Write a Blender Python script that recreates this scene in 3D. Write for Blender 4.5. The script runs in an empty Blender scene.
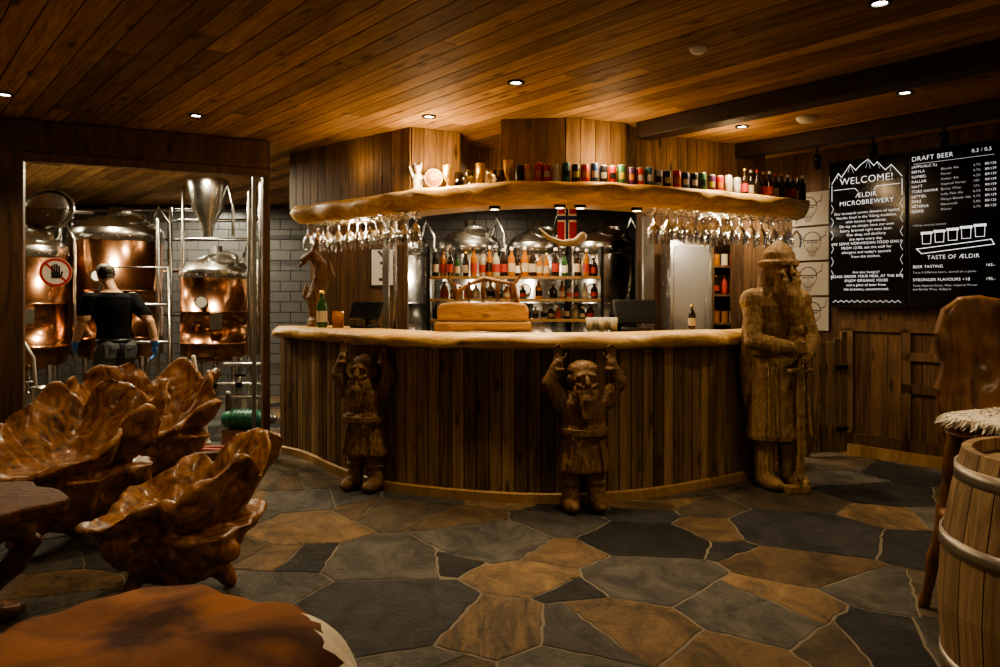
import bpy, bmesh, math, random
from mathutils import Vector, Matrix, noise
random.seed(7)
F=777.8; H=300.0; CZ=1.4; CEIL=2.8
def W(px,py,d): return Vector(((px-500)/F*d, d, CZ+(H-py)/F*d))
def FL(px,py):
    d=CZ*F/(py-H); return Vector(((px-500)/F*d,d,0))
def CL(px,py,z=CEIL):
    d=(z-CZ)*F/(H-py); return Vector(((px-500)/F*d,d,z))
sc=bpy.context.scene
COL=sc.collection
def RZ(a): return Matrix.Rotation(a,4,'Z')
def RX(a): return Matrix.Rotation(a,4,'X')
def RY(a): return Matrix.Rotation(a,4,'Y')
def T(x,y=None,z=None):
    return Matrix.Translation(Vector(x) if y is None else Vector((x,y,z)))

# ---------------------------------------------------------------- materials
def newmat(name):
    m=bpy.data.materials.new(name); m.use_nodes=True
    nt=m.node_tree; b=nt.nodes['Principled BSDF']; return m,nt,b
def plain(name,col,rough=.5,metal=0,emit=None,es=0,coat=0,bump=0,bs=40):
    m,nt,b=newmat(name)
    b.inputs['Base Color'].default_value=(*col,1); b.inputs['Roughness'].default_value=rough
    b.inputs['Metallic'].default_value=metal
    if coat: b.inputs['Coat Weight'].default_value=coat; b.inputs['Coat Roughness'].default_value=.15
    if emit: b.inputs['Emission Color'].default_value=(*emit,1); b.inputs['Emission Strength'].default_value=es
    n=nt.nodes.new('ShaderNodeTexNoise'); n.inputs['Scale'].default_value=bs; n.inputs['Detail'].default_value=4
    tc=nt.nodes.new('ShaderNodeTexCoord'); nt.links.new(tc.outputs['Object'],n.inputs['Vector'])
    mr=nt.nodes.new('ShaderNodeMapRange'); mr.inputs['To Min'].default_value=max(0,rough-.08); mr.inputs['To Max'].default_value=min(1,rough+.08)
    nt.links.new(n.outputs['Fac'],mr.inputs['Value']); nt.links.new(mr.outputs['Result'],b.inputs['Roughness'])
    if bump:
        bp=nt.nodes.new('ShaderNodeBump'); bp.inputs['Strength'].default_value=bump; bp.inputs['Distance'].default_value=.01
        nt.links.new(n.outputs['Fac'],bp.inputs['Height']); nt.links.new(bp.outputs['Normal'],b.inputs['Normal'])
    return m
def wood(name,c1,c2,scale=(20,20,1.5),rough=.5,var=.35,coat=0,bump=.25,knots=True,dist=1.2,spec=.35,kn=None):
    m,nt,b=newmat(name); N=nt.nodes.new; L=nt.links.new
    tc=N('ShaderNodeTexCoord'); mp=N('ShaderNodeMapping'); mp.inputs['Scale'].default_value=scale
    at=N('ShaderNodeAttribute'); at.attribute_name='rnd'
    ml=N('ShaderNodeVectorMath'); ml.operation='SCALE'; ml.inputs[0].default_value=(13,17,7); L(at.outputs['Fac'],ml.inputs['Scale'])
    ad=N('ShaderNodeVectorMath'); ad.operation='ADD'; L(tc.outputs['Object'],ad.inputs[0]); L(ml.outputs[0],ad.inputs[1])
    L(ad.outputs[0],mp.inputs['Vector'])
    n=N('ShaderNodeTexNoise'); n.inputs['Scale'].default_value=1; n.inputs['Detail'].default_value=7; n.inputs['Roughness'].default_value=.62; n.inputs['Distortion'].default_value=dist
    L(mp.outputs[0],n.inputs['Vector'])
    r=N('ShaderNodeValToRGB'); r.color_ramp.elements[0].position=.32; r.color_ramp.elements[1].position=.68
    r.color_ramp.elements[0].color=(*c1,1); r.color_ramp.elements[1].color=(*c2,1); L(n.outputs['Fac'],r.inputs['Fac'])
    col=r.outputs['Color']
    if knots:
        v=N('ShaderNodeTexVoronoi'); v.inputs['Scale'].default_value=1
        mp2=N('ShaderNodeMapping'); mp2.inputs['Scale'].default_value=kn or tuple(min(8,max(2.2,s*.45)) for s in scale); L(ad.outputs[0],mp2.inputs['Vector']); L(mp2.outputs[0],v.inputs['Vector'])
        kr=N('ShaderNodeMapRange'); kr.inputs['From Min'].default_value=.05; kr.inputs['From Max'].default_value=.19; L(v.outputs['Distance'],kr.inputs['Value'])
        kr.inputs['To Min'].default_value=.22
        mk=N('ShaderNodeMixRGB'); mk.blend_type='MULTIPLY'; mk.inputs['Fac'].default_value=1; L(col,mk.inputs['Color1']); L(kr.outputs[0],mk.inputs['Color2']); col=mk.outputs[0]
    hv=N('ShaderNodeHueSaturation'); mr=N('ShaderNodeMapRange'); mr.inputs['To Min'].default_value=1-var; mr.inputs['To Max'].default_value=1+var
    L(at.outputs['Fac'],mr.inputs['Value']); L(mr.outputs[0],hv.inputs['Value']); L(col,hv.inputs['Color'])
    L(hv.outputs[0],b.inputs['Base Color'])
    b.inputs['Roughness'].default_value=rough; b.inputs['Specular IOR Level'].default_value=spec
    if coat: b.inputs['Coat Weight'].default_value=coat; b.inputs['Coat Roughness'].default_value=.15
    bp=N('ShaderNodeBump'); bp.inputs['Strength'].default_value=bump; bp.inputs['Distance'].default_value=.01
    L(n.outputs['Fac'],bp.inputs['Height']); L(bp.outputs['Normal'],b.inputs['Normal'])
    return m
def stone(name,c1,c2,rough=.5,layer=False):
    m,nt,b=newmat(name); N=nt.nodes.new; L=nt.links.new
    tc=N('ShaderNodeTexCoord'); at=N('ShaderNodeAttribute'); at.attribute_name='rnd'
    ml=N('ShaderNodeVectorMath'); ml.operation='SCALE'; ml.inputs[0].default_value=(9,5,3); L(at.outputs['Fac'],ml.inputs['Scale'])
    ad=N('ShaderNodeVectorMath'); ad.operation='ADD'; L(tc.outputs['Object'],ad.inputs[0]); L(ml.outputs[0],ad.inputs[1])
    mp=N('ShaderNodeMapping'); mp.inputs['Scale'].default_value=(14,2.5,1) if layer else (4.5,3,1); mp.inputs['Rotation'].default_value=(0,0,.5); L(ad.outputs[0],mp.inputs['Vector'])
    n=N('ShaderNodeTexNoise'); n.inputs['Scale'].default_value=1; n.inputs['Detail'].default_value=11; n.inputs['Roughness'].default_value=.72; n.inputs['Distortion'].default_value=.8; L(mp.outputs[0],n.inputs['Vector'])
    r=N('ShaderNodeValToRGB'); r.color_ramp.elements[0].position=.37; r.color_ramp.elements[1].position=.63
    r.color_ramp.elements[0].color=(*c1,1); r.color_ramp.elements[1].color=(*c2,1); L(n.outputs['Fac'],r.inputs['Fac'])
    hv=N('ShaderNodeHueSaturation'); mr=N('ShaderNodeMapRange'); mr.inputs['To Min'].default_value=.65; mr.inputs['To Max'].default_value=1.35
    L(at.outputs['Fac'],mr.inputs['Value']); L(mr.outputs[0],hv.inputs['Value']); L(r.outputs['Color'],hv.inputs['Color']); L(hv.outputs[0],b.inputs['Base Color'])
    n2=N('ShaderNodeTexNoise'); n2.inputs['Scale'].default_value=30; n2.inputs['Detail'].default_value=9; n2.inputs['Roughness'].default_value=.75; L(ad.outputs[0],n2.inputs['Vector'])
    mx=N('ShaderNodeMath'); mx.operation='ADD'; L(n.outputs['Fac'],mx.inputs[0]); L(n2.outputs['Fac'],mx.inputs[1])
    bp=N('ShaderNodeBump'); bp.inputs['Strength'].default_value=1.0; bp.inputs['Distance'].default_value=.07; L(mx.outputs[0],bp.inputs['Height']); L(bp.outputs['Normal'],b.inputs['Normal'])
    mr2=N('ShaderNodeMapRange'); mr2.inputs['To Min'].default_value=rough-.15; mr2.inputs['To Max'].default_value=rough+.2; L(n2.outputs['Fac'],mr2.inputs['Value']); L(mr2.outputs[0],b.inputs['Roughness'])
    return m
def glassy(name,tint=(1,1,1),mixf=.25,rough=.03):
    m,nt,b=newmat(name); N=nt.nodes.new; L=nt.links.new
    nt.nodes.remove(b); out=nt.nodes['Material Output']
    tr=N('ShaderNodeBsdfTransparent'); tr.inputs[0].default_value=(*tint,1)
    gl=N('ShaderNodeBsdfGlossy'); gl.inputs['Roughness'].default_value=rough
    lw=N('ShaderNodeLayerWeight'); lw.inputs['Blend'].default_value=mixf
    mx=N('ShaderNodeMixShader'); L(lw.outputs['Fresnel'],mx.inputs[0]); L(tr.outputs[0],mx.inputs[1]); L(gl.outputs[0],mx.inputs[2]); L(mx.outputs[0],out.inputs[0])
    return m

M_ceil=wood('ceiling_pine',(.18,.10,.042),(.45,.275,.125),(1.8,28,28),.7,.42,bump=.15,spec=.15,kn=(2.2,7,7))
M_beam=wood('dark_beam_wood',(.018,.011,.007),(.045,.025,.014),(3,20,20),.6,.2)
M_bar=wood('bar_plank_wood',(.08,.049,.026),(.27,.172,.085),(26,26,1.6),.62,.48,bump=.5,kn=(9,9,2.6),spec=.25)
M_bulk=wood('bulkhead_wood',(.10,.058,.028),(.27,.16,.072),(22,22,1.5),.62,.3,kn=(8,8,2.4),spec=.25)
M_wall=wood('wall_wood',(.06,.034,.017),(.18,.10,.046),(22,22,1.4),.6,.28,kn=(7,7,2.2),spec=.25)
M_frame=wood('frame_wood',(.05,.027,.013),(.14,.072,.032),(16,16,1.4),.5,.2)
M_slab=wood('live_edge_pine',(.40,.225,.07),(.76,.51,.21),(3,14,20),.45,.2,coat=.1,bump=.5,knots=True,kn=(2.5,5,6))
M_trim=wood('trim_pine',(.24,.14,.06),(.40,.25,.11),(12,12,2),.45,.1)
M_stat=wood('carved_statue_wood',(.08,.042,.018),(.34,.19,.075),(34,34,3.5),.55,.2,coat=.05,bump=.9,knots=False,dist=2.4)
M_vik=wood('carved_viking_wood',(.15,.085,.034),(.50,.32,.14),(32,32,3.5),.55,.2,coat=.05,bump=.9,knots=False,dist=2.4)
M_burl=wood('varnished_burl',(.08,.028,.009),(.52,.235,.07),(7,7,5),.4,.2,coat=.2,bump=.55,knots=True,dist=3.2,kn=(5,5,5))
M_root=wood('varnished_root',(.035,.015,.008),(.15,.064,.027),(10,22,10),.62,.2,coat=0,bump=.5,knots=False,dist=2,spec=.2)
M_oak=wood('barrel_oak',(.15,.095,.05),(.38,.25,.13),(30,30,1.6),.6,.22,knots=False,bump=.3)
M_chair=wood('chair_dark_wood',(.08,.033,.012),(.30,.14,.05),(12,12,2.2),.45,.2,coat=.15,dist=2)
M_dark=plain('dark_void',(.012,.01,.009),.8)
M_grout=plain('floor_grout',(.12,.10,.075),.85,bump=.4)
M_sD=stone('slate_dark',(.016,.018,.021),(.07,.071,.073),.48)
M_sG=stone('slate_grey',(.07,.07,.067),(.23,.215,.185),.5)
M_sT=stone('slate_tan',(.12,.085,.048),(.42,.27,.135),.52)
M_sR=stone('slate_rust',(.10,.085,.068),(.50,.33,.16),.5,True)
M_sB=stone('slate_brown',(.10,.08,.055),(.29,.22,.14),.5)
M_steel=plain('stainless_steel',(.55,.54,.52),.25,1,bs=8)
M_steeld=plain('brushed_steel_dark',(.3,.29,.27),.35,1,bs=8)
M_copper=plain('copper',(.50,.25,.14),.22,1,bs=4)
M_black=plain('black_plastic',(.012,.012,.013),.35)
M_bmet=plain('black_metal',(.02,.02,.02),.4,.6)
M_white=plain('white_paint',(.75,.72,.66),.5)
M_glass=glassy('clear_glass',(.97,.97,.95),.4)
M_pane=glassy('window_glass',(.95,.95,.93),.1,.01)
M_lamp=plain('lamp_glow',(1,.9,.7),.5,emit=(1,.85,.6),es=40)
M_lampw=plain('warm_lamp_glow',(1,.7,.4),.5,emit=(1,.66,.34),es=14)

# ---------------------------------------------------------------- mesh builder
class MB:
    def __init__(s): s.v=[];s.f=[];s.m=[];s.r=[];s.s=[]
    def add(s,vs,fs,m=0,r=None,sm=False,X=None):
        o=len(s.v)
        if X is not None: vs=[X@Vector(v) for v in vs]
        s.v+= [tuple(v) for v in vs]
        if r is None: r=.5
        for f in fs: s.f.append([i+o for i in f]); s.m.append(m); s.r.append(r); s.s.append(sm)
    def box(s,c,sz,m=0,X=None,r=None):
        x,y,z=[a/2 for a in sz]; c=Vector(c)
        vs=[c+Vector((i*x,j*y,k*z)) for i in(-1,1) for j in(-1,1) for k in(-1,1)]
        s.add(vs,[(0,1,3,2),(4,6,7,5),(0,4,5,1),(2,3,7,6),(0,2,6,4),(1,5,7,3)],m,r,False,X)
    def lathe(s,prof,c=(0,0,0),n=16,m=0,X=None,sx=1,sy=1,r=None,sm=True,a0=0,a1=None):
        c=Vector(c); vs=[];fs=[]; full=a1 is None
        if full: a1=a0+2*math.pi
        k=n if full else n+1
        for (R,z) in prof:
            for i in range(k):
                a=a0+(a1-a0)*i/n; vs.append(c+Vector((R*math.cos(a)*sx,R*math.sin(a)*sy,z)))
        for j in range(len(prof)-1):
            for i in range(n):
                i2=(i+1)%k if full else i+1
                fs.append((j*k+i,j*k+i2,(j+1)*k+i2,(j+1)*k+i))
        s.add(vs,fs,m,r,sm,X)
    def tube(s,pts,rad,n=10,m=0,X=None,r=None,sm=True):
        pts=[Vector(p) for p in pts]
        if not hasattr(rad,'__len__'): rad=[rad]*len(pts)
        P=[];R=[]
        t0=(pts[1]-pts[0]).normalized(); t1=(pts[-1]-pts[-2]).normalized()
        for a in (90,60,30):
            P.append(pts[0]-t0*rad[0]*math.sin(math.radians(a))); R.append(max(1e-4,rad[0]*math.cos(math.radians(a))))
        P+=pts; R+=list(rad)
        for a in (30,60,90):
            P.append(pts[-1]+t1*rad[-1]*math.sin(math.radians(a))); R.append(max(1e-4,rad[-1]*math.cos(math.radians(a))))
        vs=[];fs=[]; ref=None
        for i,p in enumerate(P):
            d=(P[min(i+1,len(P)-1)]-P[max(i-1,0)]).normalized()
            if ref is None: ref=d.orthogonal().normalized()
            ref=(ref-d*ref.dot(d)).normalized(); q=d.cross(ref)
            for k in range(n):
                a=2*math.pi*k/n; vs.append(p+(ref*math.cos(a)+q*math.sin(a))*R[i])
        for i in range(len(P)-1):
            for k in range(n): fs.append((i*n+k,i*n+(k+1)%n,(i+1)*n+(k+1)%n,(i+1)*n+k))
        fs.append(tuple(range(n))[::-1]); fs.append(tuple((len(P)-1)*n+k for k in range(n)))
        s.add(vs,fs,m,r,sm,X)
    def cap(s,a,b,ra,rb,m=0,n=12,X=None): s.tube([a,b],[ra,rb],n,m,X)
    def ell(s,c,rad,m=0,n=16,X=None,R=None,r=None):
        vs=[];fs=[];h=n//2; c=Vector(c)
        for j in range(h+1):
            ph=-math.pi/2+math.pi*j/h; cr=max(math.cos(ph),1e-3)
            for i in range(n):
                a=2*math.pi*i/n; q=Vector((rad[0]*cr*math.cos(a),rad[1]*cr*math.sin(a),rad[2]*math.sin(ph)))
                if R is not None: q=R@q
                vs.append(c+q)
        for j in range(h):
            for i in range(n): fs.append((j*n+i,j*n+(i+1)%n,(j+1)*n+(i+1)%n,(j+1)*n+i))
        fs.append(tuple(range(n))[::-1]); fs.append(tuple(h*n+i for i in range(n)))
        s.add(vs,fs,m,r,True,X)
    def prism(s,poly,z0,z1,m=0,X=None,r=None):
        n=len(poly); vs=[(p[0],p[1],z0) for p in poly]+[(p[0],p[1],z1) for p in poly]
        fs=[tuple(range(n))[::-1],tuple(range(n,2*n))]+[(i,(i+1)%n,n+(i+1)%n,n+i) for i in range(n)]
        s.add(vs,fs,m,r,False,X)
    def ring(s,R,w,t,c=(0,0,0),n=32,m=0,X=None):
        s.lathe([(R,-t/2),(R+w,-t/2),(R+w,t/2),(R,t/2),(R,-t/2)],c,n,m,X,sm=False)
    def obj(s,name,mats,loc=None,rot=0,par=None,bevel=0,M=None):
        me=bpy.data.meshes.new(name); me.from_pydata(s.v,[],s.f)
        for mt in (mats if isinstance(mats,(list,tuple)) else [mats]): me.materials.append(mt)
        me.polygons.foreach_set('material_index',s.m); me.polygons.foreach_set('use_smooth',s.s)
        at=me.attributes.new('rnd','FLOAT','FACE'); at.data.foreach_set('value',s.r)
        me.update(); ob=bpy.data.objects.new(name,me); COL.objects.link(ob)
        if M is not None: ob.matrix_world=M
        else:
            if loc is not None: ob.location=loc
            ob.rotation_euler=(0,0,rot)
        if par is not None: ob.parent=par
        if bevel:
            b=ob.modifiers.new('bevel','BEVEL'); b.width=bevel; b.segments=3 if bevel>.02 else 2; b.limit_method='ANGLE'; b.angle_limit=.7
        return ob
    def remesh(s,name,mats,vox=.01,smooth=3,disp=0,dscale=6,assign=None,disp2=0,ds2=20,**k):
        ob=s.obj(name+'_tmp',mats)
        r=ob.modifiers.new('r','REMESH'); r.mode='VOXEL'; r.voxel_size=vox; r.use_smooth_shade=True
        if smooth:
            q=ob.modifiers.new('s','SMOOTH'); q.iterations=smooth; q.factor=.5
        dg=bpy.context.evaluated_depsgraph_get(); dg.update()
        me=bpy.data.meshes.new_from_object(ob.evaluated_get(dg)); bpy.data.objects.remove(ob)
        me.name=name
        if disp:
            nn=[v.normal.copy() for v in me.vertices]
            for v,nv in zip(me.vertices,nn):
                p=v.co*dscale; dd=disp*(noise.noise(p)+.5*noise.noise(p*2.3))
                if disp2: dd+=disp2*(abs(noise.noise(v.co*ds2))-.2)
                v.co+=nv*dd
        me.materials.clear()
        for mt in (mats if isinstance(mats,(list,tuple)) else [mats]): me.materials.append(mt)
        for p in me.polygons:
            p.use_smooth=True; p.material_index=assign(p.center) if assign else 0
        o=bpy.data.objects.new(name,me); COL.objects.link(o)
        if k.get('loc') is not None: o.location=k['loc']
        o.rotation_euler=(0,0,k.get('rot',0))
        if k.get('par') is not None: o.parent=k['par']
        return o
def empty(name,loc=(0,0,0),rot=0,M=None):
    e=bpy.data.objects.new(name,None); e.empty_display_size=.1; COL.objects.link(e)
    if M is not None: e.matrix_world=M
    else: e.location=loc; e.rotation_euler=(0,0,rot)
    return e
def text(s,x,z,size,par,mat,y=-.0,align='LEFT',ls=1.0,name='lettering'):
    cu=bpy.data.curves.new(name,'FONT'); cu.body=s; cu.size=size; cu.align_x=align; cu.space_line=ls; cu.offset=-size*.012; cu.space_character=1.08
    cu.materials.append(mat); o=bpy.data.objects.new(name,cu); COL.objects.link(o)
    o.location=(x,y,z); o.rotation_euler=(math.pi/2,0,0); o.parent=par; return o
def catmull(P,n=12):
    P=[Vector((p[0],p[1],0)) for p in P]; P=[2*P[0]-P[1]]+P+[2*P[-1]-P[-2]]; out=[]
    for i in range(1,len(P)-2):
        for k in range(n):
            t=k/n; a,b,c,d=P[i-1:i+3]
            out.append(.5*((2*b)+(c-a)*t+(2*a-5*b+4*c-d)*t*t+(3*b-a-3*c+d)*t**3))
    out.append(P[-2]); return out
def resample(P,step):
    out=[P[0].copy()]; acc=0
    for a,b in zip(P,P[1:]):
        L=(b-a).length; d=(b-a)/L if L else Vector()
        pos=0
        while acc+(L-pos)>=step:
            pos+=step-acc; out.append(a+d*pos); acc=0
        acc+=L-pos
    return out
def normals(P):
    o=[]
    for i in range(len(P)):
        t=(P[min(i+1,len(P)-1)]-P[max(i-1,0)]).normalized(); o.append(Vector((t.y,-t.x,0)))
    return o
def loft(mb,P,N,prof,m=0,wob=0,seed=0,sm=True):
    k=len(prof); vs=[];fs=[]
    for i,(p,n) in enumerate(zip(P,N)):
        for j,(o,z,w) in enumerate(prof):
            q=noise.noise(Vector((p.x*3.1+seed,p.y*3.1,j*.35)))*wob*w
            q2=noise.noise(Vector((p.x*5+seed+9,p.y*5,j*.8)))*wob*w*.35
            v=p+n*(o+q); vs.append((v.x,v.y,z+q2))
    for i in range(len(P)-1):
        for j in range(k): fs.append((i*k+j,(i+1)*k+j,(i+1)*k+(j+1)%k,i*k+(j+1)%k))
    fs.append(tuple(range(k))); fs.append(tuple((len(P)-1)*k+j for j in range(k))[::-1])
    mb.add(vs,fs,m,.5,sm)
rr=random.random
U=Vector((-.634,.773,0)); 

# ---------------------------------------------------------------- camera
cam=bpy.data.cameras.new('camera'); cam.lens=28; cam.sensor_width=36; cam.shift_y=-.0335; cam.clip_start=.05
co=bpy.data.objects.new('camera',cam); COL.objects.link(co); co.location=(0,0,CZ); co.rotation_euler=(math.pi/2,0,0); sc.camera=co

# ---------------------------------------------------------------- floor
def clip(poly,mid,nrm):
    out=[]
    for i in range(len(poly)):
        a,b=poly[i],poly[(i+1)%len(poly)]; da=(a-mid).dot(nrm); db=(b-mid).dot(nrm)
        if da<=0: out.append(a)
        if da*db<0: out.append(a+(b-a)*(da/(da-db)))
    return out
SEEDS=[(375,612,'D',.12),(488,628,'R',0),(530,575,'T',-.05),(645,538,'D',.02),(716,528,'T',-.05),(805,530,'D',.1),(893,516,'T',-.03),(935,548,'D',0),(618,632,'G',.05),(765,608,'G',.06),(800,566,'T',0),(715,662,'T',0),(872,640,'D',.03),(880,592,'G',-.02),(655,578,'G',.02),(480,540,'G',.05),(390,558,'G',.06),(305,527,'T',.05),(290,558,'D',0),(565,522,'G',-.04),(455,521,'T',-.05),(385,512,'B',.02),(255,590,'G',.03),(560,553,'T',-.06),(940,600,'B',-.03),(960,650,'G',0),(300,500,'G',0),(880,492,'D',.04),(640,512,'D',-.04),(700,507,'B',-.05),(790,500,'B',0),(960,520,'G',0),(300,480,'T',0),(340,497,'G',-.05),(250,480,'B',0),(840,478,'G',0),(900,472,'D',0),(230,520,'G',0),(220,550,'T',0),(577,590,'D',-.08),(445,556,'D',-.08),(735,548,'D',-.1)]
pts=[(Vector((FL(x,y).x,FL(x,y).y)),c,wt) for x,y,c,wt in SEEDS]
nhand=len(pts); tries=0
rs=random.Random(3)
while tries<3200:
    tries+=1; p=Vector((rs.uniform(-7.4,5.2),rs.uniform(-2.5,11.4)))
    md=rs.choice([.42,.5,.66])
    if all((p-q).length>md for q,_,_ in pts): pts.append((p,rs.choice('DGGTBBDGT'),rs.uniform(-.05,.07)))
fl=MB(); CI={'G':0,'D':1,'T':2,'R':3,'B':4}
def put_stone(poly,c):
    p=sum(poly,Vector((0,0)))/len(poly)
    fine=[]
    for k in range(len(poly)):
        a,b=poly[k],poly[(k+1)%len(poly)]; n=max(1,int((b-a).length/.05))
        for t in range(n): fine.append(a+(b-a)*t/n)
    res=[]
    for v in fine:
        w=Vector((v.x+.010*noise.noise(Vector((v.x*4,v.y*4,1)))+.016*noise.noise(Vector((v.x*15,v.y*15,4))),v.y+.010*noise.noise(Vector((v.x*4,v.y*4,7)))+.016*noise.noise(Vector((v.x*15,v.y*15,9)))))
        d=p-w; w=w+d.normalized()*min(.009,d.length*.5); res.append(w)
    n=len(res); inn=[w+(p-w).normalized()*min(.004,(p-w).length*.5) for w in res]
    r=rs.random()
    vs=[(w.x,w.y,-.02) for w in res]+[(w.x,w.y,-.003) for w in res]+[(w.x,w.y,0) for w in inn]+[(p.x,p.y,0)]
    fs=[]
    for k in range(n):
        k2=(k+1)%n; fs+=[(k,k2,n+k2,n+k),(n+k,n+k2,2*n+k2,2*n+k),(2*n+k,2*n+k2,3*n)]
    fl.add(vs,fs,CI[c],r)
def area(poly): return abs(sum(a.x*b.y-b.x*a.y for a,b in zip(poly,poly[1:]+poly[:1])))/2
for i,(p,c,wt) in enumerate(pts):
    poly=[Vector((-7.5,-2.6)),Vector((5.3,-2.6)),Vector((5.3,11.5)),Vector((-7.5,11.5))]
    for j,(q,_,wq) in enumerate(pts):
        if i==j or (q-p).length>3.2: continue
        d2=(q-p).length_squared; k=min(.85,max(.15,.5+(wt-wq)/(2*d2)))
        poly=clip(poly,p+(q-p)*k,(q-p))
        if len(poly)<3: break
    if len(poly)<3: continue
    ar=area(poly)
    if rs.random()<(.3 if i<nhand else .55) and ar>.18 and c!='R' and i!=0 and i!=5:
        cen=sum(poly,Vector((0,0)))/len(poly); a=rs.random()*3.14; off=rs.uniform(-.12,.12); nn=Vector((math.cos(a),math.sin(a)))
        A=clip(poly,cen+nn*off,nn); B=clip(poly,cen+nn*off,-nn)
        if len(A)>2: put_stone(A,c)
        if len(B)>2: put_stone(B,rs.choice('DGTBBGT'))
    else: put_stone(poly,c)
fl.box((-1.1,4.45,-.055),(12.8,14.1,.1),5)
fl.obj('floor',[M_sG,M_sD,M_sT,M_sR,M_sB,M_grout])

# ---------------------------------------------------------------- ceiling
ce=MB(); y=-12.6
while y<7.8:
    x=-6-rr()*3
    while x<14:
        L=1.4+rr()*2.4
        ce.box((x+L/2,y+.067,.012),(L-.006,.127,.024),0,None,rr()); x+=L
    y+=.134
ce.box((4,-2.4,.06),(21,21,.04),1)
ang=math.atan2(U.y,U.x)
ce.obj('ceiling',[M_ceil,M_dark],M=T(0,0,CEIL)@RZ(ang),bevel=.0)
def beam(mb,p0,p1,w,z0,z1,m=0):
    p0=Vector(p0);p1=Vector(p1); d=p1-p0; a=math.atan2(d.y,d.x); c=(p0+p1)/2
    mb.box((0,0,0),(d.length,w,z1-z0),m,T(c.x,c.y,(z0+z1)/2)@RZ(a),rr())
bm=MB(); a=CL(1000,38)+Vector((.08,.05,0)); beam(bm,a-U*3,a+U*2.55,.17,CEIL-.13,CEIL)
bm.obj('ceiling_beam',M_beam,bevel=.01)
bm=MB(); a=CL(1000,97)+Vector((.06,.05,0)); beam(bm,a-U*1.5,a+U*2.3,.15,CEIL-.12,CEIL); bm.obj('ceiling_beam',M_beam,bevel=.01)

# ---------------------------------------------------------------- walls
def planks_x(mb,x0,x1,z0,z1,w=.13,y=0,th=.02,m=0):
    x=x0
    while x<x1:
        ww=min(w*(.85+.3*rr()),x1-x); mb.box((x+ww/2,y+th/2,(z0+z1)/2),(ww-.005,th,z1-z0),m,None,rr()); x+=ww
RW=Matrix(((.634,.773,0,3.2),(-.773,.634,0,7.03),(0,0,1,0),(0,0,0,1)))
w=MB(); planks_x(w,-1.3,3.1,0,CEIL,.14); w.box((.9,.06,CEIL/2),(4.4,.07,CEIL),1)
for (x0,x1,z0,z1) in [(-.1,.0,.1,1.15),(-.1,3.1,1.12,1.22),(-.1,3.1,.08,.2),(.42,.50,.1,1.15),(1.0,1.08,.1,1.15),(1.6,1.68,.1,1.15),(2.2,2.28,.1,1.15),(.42,3.1,.60,.68),(.42,3.1,.88,.95)]:
    w.box(((x0+x1)/2,-.012,(z0+z1)/2),(x1-x0,.025,z1-z0),0,None,rr())
w.obj('wall_right',[M_wall,M_dark],M=RW)
b=MB(); b.box((1.5,-.033,.05),(3.2,.018,.1),0); b.obj('baseboard_right',M_trim,M=RW)
def wallbox(name,p0,p1,th=.08,mat=M_wall,h=CEIL):
    mb=MB(); p0=Vector((*p0,0));p1=Vector((*p1,0)); d=p1-p0; L=d.length
    planks_x(mb,0,L,0,h,.16); mb.box((L/2,.02+th/2,h/2),(L,th,h),1)
    return mb.obj(name,[mat,M_dark],M=T(p0)@RZ(math.atan2(d.y,d.x)))
wallbox('wall_rear',(5.25,-2.5),(-7.4,-2.5))
wallbox('wall_right_front',(5.17,4.63),(5.17,-2.5))
wallbox('wall_left',(-7.4,-2.5),(-7.4,11.4))
M_bk=plain('brewery_tile',(.15,.145,.135),.3); M_bkg=plain('tile_grout',(.05,.047,.042),.8)
mb=MB(); mb.box((-1.1,11.47,CEIL/2),(12.7,.1,CEIL),1)
for i in range(42):
    for j in range(18): mb.box((-7.3+i*.302+(.15 if j%2 else 0),11.415,.08+j*.152),(.292,.02,.142),0,None,rr())
mb.obj('wall_back',[M_bk,M_bkg])
mb=MB(); mb.box((5.25,8.3,CEIL/2),(.1,6.4,CEIL)); mb.obj('wall_far_right',M_bk)

G0=Vector((-7.3,4.32,0)); G1=Vector((-2.04,6.87,0)); gd=(G1-G0); gL=gd.length; gA=math.atan2(gd.y,gd.x)
GM=T(G0)@RZ(gA)
def gx(px):
    k=(px-500)/F; dx,dy=gd.x/gL,gd.y/gL
    return (k*G0.y-G0.x)/(dx-k*dy)
g=MB()
g.box((gL/2,0,2.67),(gL,.16,.24),0,None,.3); g.box((gL/2,-.02,2.515),(gL,.09,.07),0,None,.8)
xp=gx(10); g.box((xp,0,1.28),(.19,.16,2.56),0,None,.4); g.box((gL-.03,0,1.28),(.06,.12,2.56),0,None,.2)
g.box((gx(-400),0,1.28),(.19,.16,2.56),0,None,.4)
g.box((gL/2,0,.05),(gL,.1,.1),0,None,.5)
gw=g.obj('window_frame_brewery',M_frame,M=GM,bevel=.008)
g=MB(); x0=xp+.1; x1=gL-.07; g.box(((x0+x1)/2,0,1.3),(x1-x0,.012,2.37)); g.box((gx(254),0,1.3),(.03,.05,2.37),1)
g.obj('window_1',[M_pane,M_steeld],M=GM)
M_red=plain('sign_red',(.55,.03,.02),.4); M_sw=plain('sign_white',(.8,.78,.74),.5)
e=empty('no_touching_sign',M=GM@T(gx(56),-.03,1.4+(300-272)/F*6.07))
s=MB(); XX=RX(math.pi/2)
s.lathe([(0,0),(.115,0),(.115,.004),(0,.004)],(0,0,0),40,0,XX,sm=False); s.ring(.093,.018,.006,(0,0,.004),40,1,XX)
s.box((0,.0,.0055),(.19,.016,.003),1,XX@RZ(-.78))
s.box((0,-.02,.0065),(.06,.05,.003),2,XX)
for i,(fx,fh) in enumerate([(-.024,.05),(-.008,.06),(.008,.058),(.024,.045)]): s.box((fx,.005+fh/2,.0065),(.012,fh,.003),2,XX)
s.box((.043,-.005,.0065),(.012,.045,.003),2,XX@RZ(-.25))
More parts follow.
